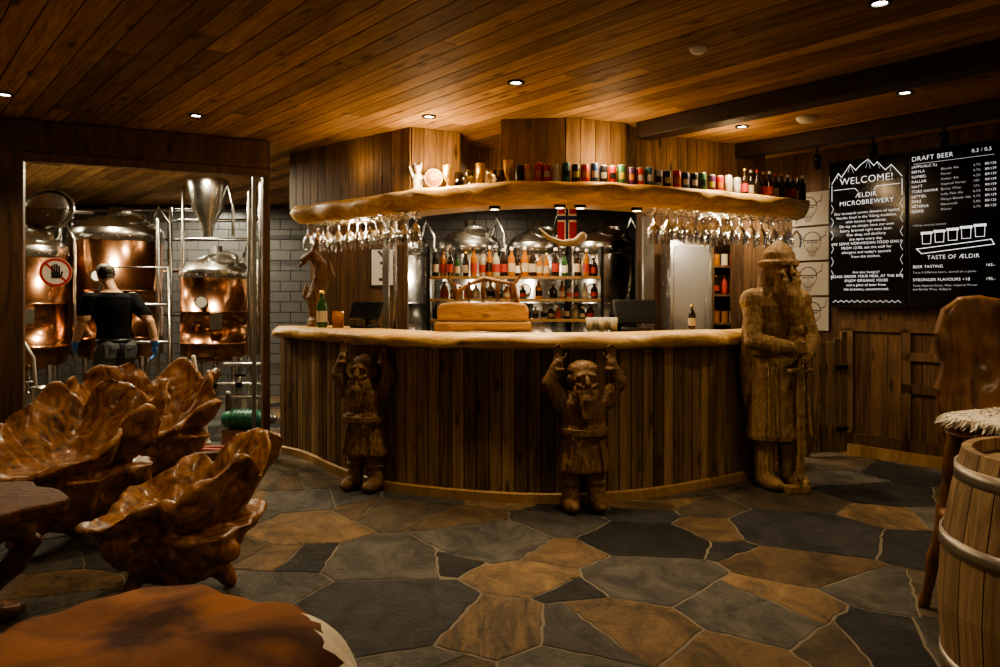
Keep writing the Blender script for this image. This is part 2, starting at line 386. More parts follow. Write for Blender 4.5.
s.obj('sign_disc',[M_sw,M_red,M_black],par=e)

# ---------------------------------------------------------------- bar
BC=catmull([(-1.98,7.12),(-1.7,6.85),(-1.28,6.24),(-.85,5.76),(-.21,5.47),(.41,5.37),(.99,5.5),(1.5,5.79),(1.97,6.12),(2.58,6.68)],14)
bar=empty('bar_counter')
P=resample(BC,.092); N=normals(P)
b=MB()
for p,n in zip(P,N):
    b.box((0,0,0),(.086,.022,1.03),0,T(p.x,p.y,.555)@RZ(math.atan2(n.x,-n.y)),rr())
b.obj('front_planks',M_bar,par=bar,bevel=.005)
PF=resample(BC,.05); NF=normals(PF)
b=MB(); loft(b,PF,NF,[(-.015,.02,0),(-.015,1.07,0),(-.05,1.07,0),(-.05,.02,0)],0,sm=False); b.obj('light_block_backing',M_dark,par=bar)  # dark backing strip added behind the planks to block light
b=MB(); loft(b,PF,NF,[(.0,.0,0),(.03,.0,0),(.03,.06,0),(.012,.07,0),(0,.07,0)],0,sm=False); b.obj('kickboard',M_trim,par=bar)
Pc=[p for p in PF if p.x<2.02]; Nc=NF[:len(Pc)]
b=MB(); loft(b,Pc,Nc,[(-.5,1.09,0),(-.5,1.155,0),(-.2,1.16,0),(.05,1.165,.2),(.09,1.155,.7),(.125,1.125,1.1),(.115,1.09,1.2),(.08,1.065,1),(.03,1.06,.4),(-.1,1.075,0)],0,.055,3); b.obj('countertop',M_slab,par=bar)
Pd=[p for p in PF if p.x>=1.98]; Nd=NF[-len(Pd):]
b=MB(); loft(b,Pd,Nd,[(-.4,1.09,0),(-.4,1.15,0),(.02,1.15,0),(.04,1.12,1),(.02,1.075,1)],0,.02,5); b.obj('countertop_end',M_slab,par=bar)

# ---------------------------------------------------------------- overhead shelf
SC=catmull([(-1.95,7.3),(-1.41,6.86),(-.8,6.25),(-.3,5.93),(.15,5.77),(.59,5.75),(1.06,5.9),(1.59,6.17),(2.18,6.5),(2.75,6.85)],14)
PS=resample(SC,.05); NS=normals(PS)
shelf=empty('overhead_shelf')
b=MB(); loft(b,PS,NS,[(-.55,2.14,0),(-.55,2.26,0),(-.1,2.27,0),(-.01,2.28,.5),(.02,2.25,1.2),(.0,2.2,1.3),(-.03,2.15,1.2),(-.07,2.12,.6),(-.2,2.13,0)],0,.07,8); b.obj('live_edge_slab',M_slab,par=shelf)
b=MB()
BK=[(-2.0,7.42),(-.72,6.3),(-.34,6.5),(-.3,7.2),(.02,7.2),(.02,6.03),(.5,5.98),(.98,6.14),(1.2,6.5),(2.45,7.2)]
for (a,c) in zip(BK,BK[1:]):
    a=Vector((*a,0)); c=Vector((*c,0)); d=c-a; L=d.length; n=max(1,round(L/.115)); an=math.atan2(d.y,d.x)
    for i in range(n):
        q=a+d*((i+.5)/n); b.box((0,0,0),(L/n-.004,.025,.54),0,T(q.x,q.y,2.53)@RZ(an),rr())
b.obj('bulkhead_planks',M_bulk,par=shelf,bevel=.003)
b=MB()
for px in (482,560,592,652):
    i=min(range(len(PS)),key=lambda k:abs(500+PS[k].x/PS[k].y*F-px)); q=PS[i]-NS[i]*.22
    b.lathe([(0,0),(.045,0),(.045,.025),(0,.025)],(q.x,q.y,2.105),16,0,sm=False); b.lathe([(0,0),(.032,0)],(q.x,q.y,2.103),16,1)
b.obj('puck_lights',[M_bmet,M_lampw],par=shelf)

def at_px(P,N,px,off):
    i=min(range(len(P)),key=lambda k:abs(500+(P[k].x+N[k].x*off)/(P[k].y+N[k].y*off)*F-px)); return P[i]+N[i]*off, N[i]
PS2=resample(SC,.01); NS2=normals(PS2)
gp=[(.036,0),(.034,-.004),(.006,-.012),(.004,-.08),(.018,-.10),(.036,-.13),(.040,-.165),(.033,-.215)]
gb=MB()
for (a0,a1) in ((306,424),(652,806)):
    for row,off in enumerate((-.14,-.25,-.36,-.47)):
        px=a0+rr()*3
        while px<a1:
            q,n=at_px(PS2,NS2,px,off); s=.9+.25*rr()
            gb.lathe([(r*s*1.1,z*s*1.08) for r,z in gp],(q.x,q.y,2.125),12,0); px+=.088*s*1.15*F/q.y*.92
gb.obj('hanging_wine_glasses',M_glass)
cols=[(.02,.02,.02),(.45,.03,.02),(.03,.12,.15),(.5,.46,.4),(.10,.03,.10),(.5,.2,.03),(.03,.08,.22),(.5,.38,.05),(.05,.16,.07),(.3,.31,.32)]
CM=[plain('can_paint_%d'%i,c,.35,.2) for i,c in enumerate(cols)]
cb=MB(); px=519; i=0; seq=[0,5,1,1,3,2,0,1,6,0,1,8,4,1,2,9,0,1,6,0,8,4,1,3,9,9,2,5,3,1,2,6]
while px<738:
    q,n=at_px(PS2,NS2,px,-.1); c=seq[i%len(seq)]; i+=1; h=.145+.012*(i%3==0)
    cb.lathe([(0,0),(.028,0),(.032,.008),(.032,h-.014),(.027,h-.002),(.026,h),(.024,h-.004),(0,h-.004)],(q.x,q.y,2.275),14,c,r=rr())
    cb.lathe([(.0325,h*.3),(.0325,h*.62)],(q.x,q.y,2.275),10,[3,0,7,5,3][i%5],a0=-2.3,a1=-.8)
    cb.lathe([(.0285,h-.01),(.0275,h+.001),(.0,h+.0005)],(q.x,q.y,2.275),14,9)
    px+=.0705*F/q.y
cb.obj('beer_cans',CM)
M_bot=plain('dark_bottle_glass',(.02,.012,.008),.12,coat=.3); M_lab=plain('bottle_label',(.5,.42,.3),.6); M_labr=plain('bottle_label_red',(.35,.04,.03),.6)
M_bg=plain('green_bottle_glass',(.03,.09,.03),.12); M_amb=plain('amber_bottle_glass',(.35,.13,.02),.12); M_clr=plain('pale_bottle_glass',(.35,.33,.27),.1); M_gold=plain('gold_foil',(.6,.38,.1),.3,.8)
BMS=[M_bot,M_bg,M_amb,M_clr,M_lab,M_labr,M_gold,M_white]
def bottle(mb,x,y,z,h,r,m,lab,capm):
    mb.lathe([(0,0),(r*.95,0),(r,.01),(r,h*.55),(r*.85,h*.66),(r*.38,h*.78),(r*.35,h*.97),(r*.42,h*.975),(r*.42,h),(0,h)],(x,y,z),12,m)
    mb.lathe([(r*1.02,h*.15),(r*1.02,h*.45)],(x,y,z),12,lab); mb.lathe([(r*.45,h*.9),(r*.45,h*1.003),(0,h*1.004)],(x,y,z),10,capm)
bb=MB(); px=745; i=0
while px<808:
    q,n=at_px(PS2,NS2,px,-.1-.04*(i%2)); bottle(bb,q.x,q.y,2.272,.235,.031,0,[5,4,0,5][i%4],[6,7,5][i%3]); i+=1; px+=.052*F/q.y
bb.obj('beer_bottles',BMS)
mb=MB()
M_gl2=glassy('thick_glass',(.9,.85,.75),.55,.05)
for k,px in enumerate((448,459,470,480,491,500,508)):
    q,n=at_px(PS2,NS2,px,-.12-.05*(k%2)); h=.13+.06*(k%3==0); r=.036
    mb.lathe([(0,0),(r*.8,0),(r,.01),(r,h),(r*.92,h),(r*.9,.02),(0,.015)] if k%2 else [(0,0),(r,0),(r*.3,.015),(r*.2,.05),(r*.9,.09),(r*1.1,h),(r*1.02,h)],(q.x,q.y,2.272),14,0 if k%3 else 1)
    if k%2: mb.tube([(q.x+r,q.y,2.27+h*.8),(q.x+r+.03,q.y,2.27+h*.7),(q.x+r+.03,q.y,2.27+h*.3),(q.x+r,q.y,2.27+h*.2)],.006,6,0)
mb.obj('beer_glasses',[M_gl2,M_gold])
q,n=at_px(PS2,NS2,418,-.12)
f=MB(); f.ell((0,0,.08),(.045,.04,.08)); f.cap((-.02,-.01,.02),(-.02,-.03,.0),.02,.02); f.cap((.03,-.01,.02),(.03,-.03,.0),.02,.02)
f.ell((0,-.01,.185),(.03,.032,.035)); f.cap((0,-.03,.18),(0,-.06,.165),.014,.01); f.cap((-.04,0,.12),(-.065,-.02,.2),.014,.01); f.cap((.04,0,.12),(.03,-.05,.09),.014,.01); f.cap((-.02,0,.2),(-.03,0,.24),.012,.005); f.cap((.02,0,.2),(.03,0,.24),.012,.005)
f.remesh('shelf_figurine',M_white,.005,2,loc=(q.x,q.y,2.274))
q,n=at_px(PS2,NS2,434,-.14)
f=MB(); f.lathe([(0,0),(.05,0),(.05,.01),(.015,.02),(.015,.03)],(0,0,0),16,0); f.lathe([(0,-.02),(.06,-.02),(.07,0),(.06,.02),(0,.02)],(0,0,0),24,0,X=T(0,0,.1)@RX(math.pi/2)); f.ring(.062,.012,.03,(0,0,0),24,1,T(0,0,.1)@RX(math.pi/2)); f.ell((-.02,-.02,.115),(.012,.01,.012),1,8); f.ell((.02,-.02,.115),(.012,.01,.012),1,8); f.ell((0,-.022,.085),(.025,.01,.01),1,8)
f.obj('carved_disc_ornament',[M_stat,M_vik],loc=(q.x,q.y,2.274))

# ---------------------------------------------------------------- statues
def hand(mb,w,d,side,up,s=1,curl=.3):
    w=Vector(w); d=Vector(d).normalized(); up=Vector(up).normalized(); sd=d.cross(up).normalized()*side
    R=Matrix((sd,d,up)).transposed()
    mb.ell(w+d*.045*s,(.04*s,.05*s,.018*s),0,12,R=R)
    for i,(o,l) in enumerate([(-.03,.062),(-.01,.075),(.01,.07),(.03,.055)]):
        a=w+d*.08*s+sd*o*s; b_=a+(d+up*curl*.5).normalized()*l*s*.55; c=b_+(d+up*curl*1.6).normalized()*l*s*.5
        mb.tube([a,b_,c],[.0095*s,.009*s,.0078*s],8)
    a=w+d*.03*s-sd*.03*s; b_=a+(d*.6-sd*.8+up*.2).normalized()*.04*s; c=b_+(d*.9-sd*.3+up*.3).normalized()*.03*s
    mb.tube([a,b_,c],[.013*s,.011*s,.009*s],8)
def dwarf(name,loc,rot,s=1.0,wide=1.0):
    m=MB()
    for sx in (-1,1):
        m.ell((sx*.095,-.07,.05),(.055,.11,.05)); m.cap((sx*.09,0,.06),(sx*.08,0,.17),.062,.058); m.lathe([(.07,0),(.07,.03)],(sx*.085,0,.17),12,0); m.ell((sx*.085,0,.185),(.075,.07,.025))
        m.cap((sx*.08,0,.15),(sx*.075,0,.36),.055,.075)
        sh=(sx*.15,0,.73); el=(sx*.215*wide,-.03,.85); wr=(sx*.165*wide,-.04,.98)
        m.cap(sh,el,.06,.052); m.cap(el,wr,.052,.036); m.ell(sh,(.075,.07,.07)); m.ell(Vector(wr)-Vector((0,0,.04)),(.048,.048,.02))
        hand(m,wr,(0,0,1),sx,(0,-1,0),.8,.2)
        m.ell((sx*.038,-.108,.882),(.016,.012,.012)); m.ell((sx*.04,-.104,.905),(.032,.02,.012),R=RY(sx*.25).to_3x3())
        m.ell((sx*.04,-.115,.832),(.045,.025,.016),R=RY(-sx*.5).to_3x3()); m.ell((sx*.095,-.01,.87),(.02,.03,.035))
    m.lathe([(0,.26),(.185,.26),(.19,.285),(.165,.38),(.145,.5),(.155,.53),(.155,.56),(.145,.58),(.16,.66),(.165,.72),(.11,.79),(0,.8)],(0,0,0),24,0,sy=.72)
    m.ring(.145,.022,.05,(0,0,.53),24,0); m.box((0,-.125,.53),(.06,.03,.06)); 
    for k in (-.09,-.03,.03,.09): m.cap((k*1.3,-.125,.28),(k,-.105,.48),.012,.008)
    m.cap((0,0,.76),(0,-.02,.84),.07,.075); m.ell((0,-.025,.87),(.092,.095,.11)); m.ell((0,.01,.93),(.108,.105,.07)); m.ell((0,.05,.86),(.1,.06,.12))
    m.cap((0,-.115,.885),(0,-.14,.852),.014,.022)
    m.ell((0,-.085,.77),(.095,.055,.105)); m.cap((0,-.115,.74),(0,-.135,.61),.055,.02)
    for k in (-.06,-.03,0,.03,.06): m.cap((k,-.13,.80),(k*.5,-.155,.63),.014,.008)
    return m.remesh(name,M_stat,.006,2,.004,22,loc=loc,rot=rot,disp2=.003,ds2=50)
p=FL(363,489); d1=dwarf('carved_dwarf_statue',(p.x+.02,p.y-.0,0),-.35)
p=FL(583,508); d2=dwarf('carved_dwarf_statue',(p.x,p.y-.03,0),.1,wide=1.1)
m=MB()
for sx in (-1,1):
    m.ell((sx*.125,-.08,.055),(.068,.15,.058)); m.cap((sx*.12,0,.07),(sx*.11,.01,.36),.075,.085); m.ell((sx*.115,0,.34),(.1,.095,.035)); m.cap((sx*.11,0,.35),(sx*.09,0,.7),.085,.11)
    sh=Vector((sx*.225,.01,1.39)); el=Vector((sx*.28,-.07,1.1)); wr=Vector((sx*.07,-.27,1.06-.07*(sx+1)/2))
    m.cap(sh,el,.085,.068); m.cap(el,wr,.07,.045); m.ell(sh,(.10,.1,.1)); m.ell((sx*.15,-.2,1.06-.04*(sx+1)/2),(.06,.055,.06))
    h=wr+Vector((-sx*.045,-.02,0)); m.ell(h,(.04,.04,.05))
    for k in range(4): m.tube([h+Vector((sx*.03,-.02,.035-.023*k)),h+Vector((0,-.055,.035-.023*k)),h+Vector((-sx*.04,-.035,.035-.023*k))],[.013,.013,.011],8)
    m.tube([h+Vector((sx*.02,-.02,.05)),h+Vector((-sx*.02,-.045,.065))],[.014,.011],8)
    m.ell((sx*.042,-.155,1.635),(.018,.012,.014)); m.ell((sx*.045,-.158,1.66),(.036,.022,.013),R=RY(sx*.25).to_3x3())
    m.ell((sx*.055,-.155,1.575),(.06,.03,.02),R=RY(-sx*.6).to_3x3()); m.ell((sx*.06,-.135,1.61),(.03,.03,.025))
    m.ell((sx*.10,.02,1.52),(.05,.07,.13))
m.lathe([(0,.36),(.255,.36),(.262,.39),(.245,.6),(.215,.85),(.195,.98),(.205,1.0),(.205,1.05),(.195,1.07),(.225,1.2),(.24,1.36),(.2,1.46),(.1,1.52),(0,1.53)],(0,0,0),28,0,sy=.72)
m.ring(.195,.022,.07,(0,0,1.02),28,0)
for k in (-.17,-.1,.1,.17): m.cap((k*1.15,-.165,.4),(k,-.13,.93),.018,.012)
m.ell((0,.1,.95),(.28,.11,.6)); m.lathe([(.3,.2),(.29,.5),(.24,1.0),(.24,1.4)],(0,.0,0),16,0,sy=.7,a0=.3,a1=math.pi-.3)
m.cap((0,-.0,1.48),(0,-.03,1.58),.09,.09); m.ell((0,-.045,1.61),(.105,.118,.13))
m.cap((0,-.17,1.64),(0,-.2,1.595),.017,.026)
m.ell((0,-.12,1.47),(.105,.07,.15)); m.cap((0,-.17,1.42),(0,-.2,1.24),.07,.025)
for k in (-.07,-.035,0,.035,.07): m.cap((k,-.18,1.54),(k*.4,-.21,1.28),.018,.01)
m.lathe([(0,1.65),(.135,1.65),(.155,1.66),(.155,1.69),(.133,1.70),(.12,1.75),(.09,1.79),(.045,1.83),(.015,1.85),(0,1.855)],(0,-.02,0),24,0,sy=1.05)
m.cap((0,-.165,1.68),(0,-.175,1.63),.012,.01); m.cap((0,-.165,1.68),(0,-.03,1.85),.016,.014)
m.cap((0,-.28,1.19),(0,-.28,1.17),.03,.03); m.cap((0,-.28,1.16),(0,-.28,.9),.018,.018); m.cap((-.1,-.28,.89),(.1,-.28,.89),.02,.02)
m.box((0,-.285,.5),(.06,.028,.78)); m.cap((0,-.285,.12),(0,-.285,.05),.026,.01)
m.box((0,-.24,.03),(.2,.1,.06))
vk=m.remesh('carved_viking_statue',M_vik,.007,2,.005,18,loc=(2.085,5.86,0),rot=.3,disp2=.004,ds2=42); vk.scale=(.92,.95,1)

# ---------------------------------------------------------------- things on/in the bar
def logx(mb,x0,x1,y,z,ry,rz,m=0,seed=0,pw=1):
    n=18; k=16; vs=[];fs=[]
    for i in range(n+1):
        u=i/n; e2=min(1,(min(u,1-u)*n/1.5)**.5+.55)
        for j in range(k):
            a=2*math.pi*j/k; q=1+.10*noise.noise(Vector((u*3+seed,math.cos(a),math.sin(a))))
            ca,sa=math.cos(a),math.sin(a); ca=math.copysign(abs(ca)**pw,ca); sa=math.copysign(abs(sa)**pw,sa)
            vs.append((x0+(x1-x0)*u,y+ry*e2*q*ca,z+rz*e2*q*sa))
    for i in range(n):
        for j in range(k): fs.append((i*k+j,i*k+(j+1)%k,(i+1)*k+(j+1)%k,(i+1)*k+j))
    fs.append(tuple(range(k))); fs.append(tuple(n*k+j for j in range(k))[::-1]); mb.add(vs,fs,m,.5,True)
e=empty('wooden_tap_box',loc=(-.13,6.0,1.164))
t=MB(); t.box((0,0,.035),(.74,.22,.07),0,None,.3)
oc=[(-.345,.075),(.345,.075),(.35,.15),(.33,.205),(.2,.222),(0,.215),(-.2,.224),(-.33,.207),(-.35,.15)]
n=len(oc); vs=[(x,-.095,z) for x,z in oc]+[(x,.095,z) for x,z in oc]
t.add(vs,[tuple(range(n)),tuple(range(n,2*n))[::-1]]+[(i,n+i,n+(i+1)%n,(i+1)%n) for i in range(n)],0,.7)
t.obj('box_body',wood('box_pine',(.20,.10,.03),(.42,.24,.085),(4,30,30),.6,.2,bump=.5,kn=(4,7,7)),par=e,bevel=.016)
t=MB()
for k in range(5):
    x=-.22+.11*k; t.cap((x,.02,.2),(x,.02,.25),.012,.01,0); t.tube([(x,.02,.25),(x,.01,.32),(x,.02,.37)],[.013,.02,.012],8,1)
t.obj('tap_handles',[M_steeld,M_root],par=e)
t=MB(); t.tube([(-.22,.03,.19),(-.2,.03,.3),(-.1,.04,.36),(0,.03,.40),(.12,.03,.38),(.24,.03,.36),(.27,.03,.19)],[.02,.018,.015,.02,.015,.018,.02],8); t.tube([(-.2,.03,.3),(-.27,.03,.4),(-.24,.03,.46)],[.014,.01,.005],8); t.tube([(.24,.03,.36),(.3,.03,.44),(.28,.03,.52)],[.014,.01,.005],8)
t.obj('branch_rack',M_chair,par=e)
M_tsc=plain('till_glass',(.015,.016,.018),.2)
def till(name,px,d,wd,ht,rot):
    e=empty(name,loc=(W(px,320,d).x,d,1.16),rot=rot); t=MB()
    t.box((0,0,.01),(.2,.16,.02)); t.cap((0,.03,.02),(0,.02,.12),.02,.018); X=T(0,-.0,.12)@RX(-.45); t.box((0,0,.03),(wd,.03,ht),0,X); t.box((0,-.017,.03),(wd*.92,.003,ht*.88),1,X)
    t.obj('till_body',[M_black,M_tsc],par=e,bevel=.004)
till('till_terminal',636,6.25,.36,.2,.15); till('till_terminal',365,6.75,.32,.16,-.5)
t=MB(); bottle(t,W(692,1,6.35).x,6.35,1.163,.2,.03,0,4,6)
for k in range(5):
    t.lathe([(0,0),(.026,0),(.032,.1),(.03,.1),(.025,.005),(0,.005)],(W(590+k*6,1,6.1).x,6.1+.05*(k%2),1.163),12,3)
t.obj('counter_glassware',BMS)
m=MB(); m.lathe([(0,0),(.1,0),(.09,.06),(.05,.1),(.0,.1)],(0,0,0),16); m.tube([(0,0,.08),(-.03,0,.25),(.03,0,.4),(.02,0,.55),(-.05,0,.64),(-.12,0,.6)],[.075,.085,.075,.06,.06,.035],12); m.tube([(-.05,0,.66),(.0,0,.74),(-.02,0,.8)],[.03,.02,.006]); m.tube([(.04,0,.4),(.12,0,.46),(.1,0,.58)],[.05,.04,.008]); m.tube([(-.03,0,.2),(-.11,0,.28),(-.1,0,.38)],[.05,.035,.008]); m.tube([(-.12,0,.57),(-.18,0,.53)],[.02,.01])
q=W(318,322,6.95); m.remesh('carved_dragon_ornament',M_stat,.007,2,.006,20,loc=(q.x,q.y,1.168))
t=MB(); q=W(322,324,6.72); bottle(t,q.x,q.y,1.163,.32,.045,1,4,6); q=W(338,324,6.72); t.lathe([(0,0),(.05,0),(.05,.14),(.045,.14),(.04,.01),(0,.01)],(q.x,q.y,1.163),16,2); t.obj('counter_bottles',BMS)

bk=empty('back_bar_cabinet'); t=MB()
t.box((.15,7.75,.45),(2.1,.5,.9),0); t.box((.15,7.73,.92),(2.15,.56,.04),1)
for z in (1.2,1.4,1.62): t.box((.15,7.72,z),(1.72,.24,.025),1,None,rr())
for x in (-.7,.15,1.0): t.box((x,7.84,1.42),(.03,.03,1.0),2)
for x in (-.7,1.0): t.box((x,7.72,1.42),(.03,.24,1.0),2)
t.obj('cabinet_and_shelves',[M_wall,M_trim,M_bmet],par=bk)
t=MB()
for z,h0 in ((1.633,.28),(1.413,.17),(1.213,.16)):
    x=-.64
    while x<.95:
        if rr()<.9: bottle(t,x,7.68+.06*rr(),z,h0*(.7+.4*rr()),.026+.018*rr(),random.choice([0,0,1,2,3,3,2]),random.choice([4,4,5,7,0]),random.choice([6,7,5,0,0]))
        x+=.062+.03*rr()
t.obj('liquor_bottles',BMS)
t=MB(); t.box((0,0,1.02),(.42,.5,2.04),0); t.box((0,-.255,1.3),(.36,.01,1.3),1); t.cap((.14,-.28,1.0),(.14,-.28,1.4),.01,.01,1); t.box((0,-.255,.3),(.36,.01,.5),1)
t.obj('stainless_fridge',[M_steel,plain('fridge_door_panel',(.5,.5,.48),.35,.7)],loc=(1.93,8.1,0),bevel=.006)
t=MB()
for z in (1.15,1.45,1.75,2.05): t.box((2.62,8.25,z),(.8,.26,.025),0)
for x in (2.22,3.02): t.box((x,8.25,1.1),(.03,.28,2.2),0)
t.box((2.62,8.4,1.1),(.82,.02,2.2),0)
sh=t.obj('service_shelf',M_wall)
t=MB()
for z in (1.163,1.463,1.763):
    x=2.28
    while x<2.98:
        if rr()<.5: t.lathe([(0,0),(.035,0),(.035,.12),(0,.12)],(x,8.2,z),12,random.choice([4,5,5,2,7]),sm=False)
        else: bottle(t,x,8.2,z,.2,.03,random.choice([0,2,5]),5,6)
        x+=.085
t.obj('jars_and_bottles',BMS)
t=MB(); q=W(648,300,7.5); t.box((q.x,q.y,1.1),(.1,.1,2.2),0); t.obj('steel_post',M_steeld)
t=MB(); q=W(386,300,7.5); t.box((q.x,q.y,1.1),(.06,.06,2.2),0); q=W(395,300,7.5); t.cap((q.x,q.y,1.1),(q.x,q.y,2.15),.02,.02,1); t.obj('steel_post',[M_steeld,M_steel])
wallbox('wall_bar_back_left',(-2.05,8.4),(-1.0,8.4),h=CEIL)
wallbox('wall_bar_back_right',(1.5,8.5),(3.6,8.5),h=CEIL)
t=MB(); t.box((-1.25,8.38,1.75),(.3,.02,.42),0); t.box((-1.25,8.365,1.75),(.26,.01,.38),1)
for k in range(5): t.box((-1.25+.04*math.sin(k*2),8.358,1.62+.06*k),(.1,.004,.03),2,T(-1.25,0,1.62+.06*k)@RY(k)@T(1.25,0,-1.62-.06*k))
t.obj('framed_print',[M_black,M_white,M_black])
FB=plain('flag_blue',(.01,.03,.18),.8); FR=plain('flag_red',(.5,.02,.03),.8); FW=plain('flag_white',(.75,.72,.68),.8)
q=W(567,224,7.0); t=MB(); fw,fh=.17,.4
bx=[0,6/16,7/16,9/16,10/16,1]; bz=[0,6/22,7/22,9/22,10/22,1]
for i in range(5):
    for j in range(5):
        c=1 if (i==2 or j==2) else (2 if (i in(1,3) or j in(1,3)) else 0)
        x0,x1,z0,z1=bx[i]*fw,bx[i+1]*fw,bz[j]*fh,bz[j+1]*fh
        t.add([(x0-fw/2,0,fh/2-z0),(x1-fw/2,0,fh/2-z0),(x1-fw/2,0,fh/2-z1),(x0-fw/2,0,fh/2-z1)],[(0,1,2,3)],c)
t.cap((-.11,0,fh/2+.008),(.11,0,fh/2+.008),.008,.008,3); t.cap((0,0,fh/2+.01),(0,0,fh/2+.12),.003,.003,3)
t.obj('norwegian_flag',[FR,FB,FW,M_steel],loc=q)
t=MB(); t.tube([(-.2,0,.1),(-.12,0,.02),(0,0,-.03),(.12,0,-.02),(.18,0,.03)],[.008,.02,.03,.038,.043],12,0); t.tube([(-.1,0,.03),(-.02,0,.3)],.003,6,1); t.tube([(.12,0,.03),(0,0,.3)],.003,6,1)
t.obj('drinking_horn',[plain('horn_ivory',(.6,.5,.35),.35),M_black],loc=W(562,240,6.9))

e=Vector((2.72,6.93,0)); f=Vector((3.12,6.99,0)); d=f-e; t=MB(); n=6
for i in range(n):
    u=(i+.5)/n; hgt=.98+.14*(abs(u-.5)*2)**2; t.box((d.length*u,0,.04+hgt/2),(d.length/n-.012,.025,hgt),0,None,rr())
for z in (.25,.8): t.box((d.length/2,.03,z),(d.length,.03,.09),0,None,.3)
t.box((0.02,.02,.6),(.05,.06,1.2),0,None,.7)
for z in (.25,.8): t.box((d.length-.06,-.02,z),(.12,.012,.03),1)
t.obj('saloon_gate',[M_bar,M_bmet],M=T(e)@RZ(math.atan2(d.y,d.x)),bevel=.004)

# ---------------------------------------------------------------- screens
M_scr=plain('screen_black',(.006,.007,.009),.18); M_txt=plain('screen_text_glow',(.9,.9,.9),.5,emit=(.95,.97,1),es=.9); M_txd=plain('screen_text_dim',(.6,.6,.6),.5,emit=(.8,.85,.9),es=.5); M_bez=M_black
def tv(name,x0,x1,z0,z1):
    e=empty(name,M=RW@T((x0+x1)/2,-.075,(z0+z1)/2)); wd=x1-x0; ht=z1-z0; t=MB()
    t.box((0,.03,0),(wd,.06,ht),0); t.box((0,-.002,0),(wd-.02,.004,ht-.02),1); t.obj('panel',[M_bez,M_scr],par=e,bevel=.003); return e,wd,ht
e,wd,ht=tv('menu_display_screen',-.2,.49,1.335,2.66)
def line(mb,x0,z0,x1,z1,t=.004,m=0):
    d=Vector((x1-x0,0,z1-z0)); L=d.length; a=math.atan2(d.z,d.x); mb.box((0,0,0),(L+t,.001,t),m,T((x0+x1)/2,-.006,(z0+z1)/2)@RY(-a))
l=MB()
pk=[(-.31,.46),(-.25,.55),(-.22,.51),(-.14,.62),(-.09,.56),(-.05,.60),(.02,.645),(.07,.58),(.1,.61),(.17,.53),(.22,.57),(.31,.46)]
for a_,b_ in zip(pk,pk[1:]): line(l,*a_,*b_,.005)
for a_ in [(-.14,.62,-.16,.55),(-.14,.62,-.11,.54),(.02,.645,0,.57),(.02,.645,.04,.56),(-.25,.55,-.26,.5),(.1,.61,.12,.55),(.22,.57,.21,.51)]: line(l,*a_,.003,1)
line(l,-.29,.40,-.10,.40,.004); line(l,.10,.40,.29,.40,.004); line(l,-.10,.40,-.07,.37,.004); line(l,.10,.40,.07,.37,.004)
for sx in (-1,1):
    line(l,sx*.31,.44,sx*.31,.30,.004)
    for i in range(6): line(l,sx*(.315),.27-.12*i,sx*(.295),.23-.12*i,.004,1); line(l,sx*(.295),.23-.12*i,sx*.315,.19-.12*i,.004,1)
for i in range(12): line(l,-.3+.05*i,-.62,-.275+.05*i,-.60,.004,1); line(l,-.275+.05*i,-.60,-.25+.05*i,-.62,.004,1)
l.obj('line_art',[M_txt,M_txd],par=e)
text('WELCOME!',0,.44,.088,e,M_txt,-.006,'CENTER'); text('ÆLDIR',0,.315,.06,e,M_txt,-.006,'CENTER'); text('MICROBREWERY',0,.25,.06,e,M_txt,-.006,'CENTER')
text('Our brewpub serves dinners of typical\nNordic food in the Viking tradition,\nwith honest ingredients.\nOn tap we always have our own\nbeers, brewed right next door.\nOur shop and distillery\nare open every day.\nWE SERVE NORWEGIAN FOOD DAILY\nFROM 12:00, ask the staff for\nallergens and today\'s specials\nfrom the kitchen.',0,.17,.034,e,M_txt,-.006,'CENTER',1.15)
text('Are you hungry?\nPLEASE ORDER YOUR MEAL AT THE BAR\nENJOY ORGANIC FOOD\nand a glass of beer from\nthe brewery, uncontracted.',0,-.36,.033,e,M_txt,-.006,'CENTER',1.15)
e,wd,ht=tv('menu_display_screen',.505,1.2,1.335,2.66)
text('DRAFT BEER',-.32,.57,.055,e,M_txt,-.006); text('0,3 / 0,5',.14,.58,.04,e,M_txt,-.006)
text('(APPS/ALC.%)\nBØYLA\nSUMBEL\nRALLAR\nNATT\nTORS HAMAR\nLETTØL\nSIVLE\nVETERUS\nFJORD',-.32,.51,.032,e,M_txt,-.006,'LEFT',1.3)
text('Blonde Ale\nPorter\nAmber Ale\nImperial Porter\nBarley Wine\nIndia Pale Ale\nMango Blonde Ale\nNaturtrüb\nPilsner',-.09,.47,.028,e,M_txd,-.006,'LEFT',1.48)
text('\n'.join(['4,7%','4,7%','4,5%','10%','12%','6,5%','4,7%','5,0%','4,7%']),.15,.47,.027,e,M_txd,-.006,'LEFT',1.535)
text('\n'.join(['85/125','89/129','89/129','99/159','99/159','92/135','89/129','85/125','85/125']),.235,.47,.027,e,M_txt,-.006,'LEFT',1.535)
text('*=Only contract brewed',-.31,.02,.024,e,M_txd,-.006); text('TASTE OF ÆLDIR',.0,-.26,.048,e,M_txt,-.006,'CENTER')
text('BEER TASTING',-.31,-.33,.034,e,M_txt,-.006); text('Taste 5 different beers, served on a plank.',-.31,-.375,.026,e,M_txd,-.006); text('165,-',.24,-.33,.032,e,M_txt,-.006)
text('STRONGER FLAVOURS +18',-.31,-.44,.034,e,M_txt,-.006); text('Taste Imperial Stout, Natt, Imperial Porter\nand Barley Wine. Valkyrie.',-.31,-.485,.026,e,M_txd,-.006,'LEFT',1.2); text('195,-',.24,-.44,.032,e,M_txt,-.006)
l=MB()
line(l,-.28,-.17,.28,-.12,.006); line(l,-.28,-.17,-.24,-.21,.006); line(l,-.24,-.21,.3,-.16,.006); line(l,.28,-.12,.3,-.16,.006)
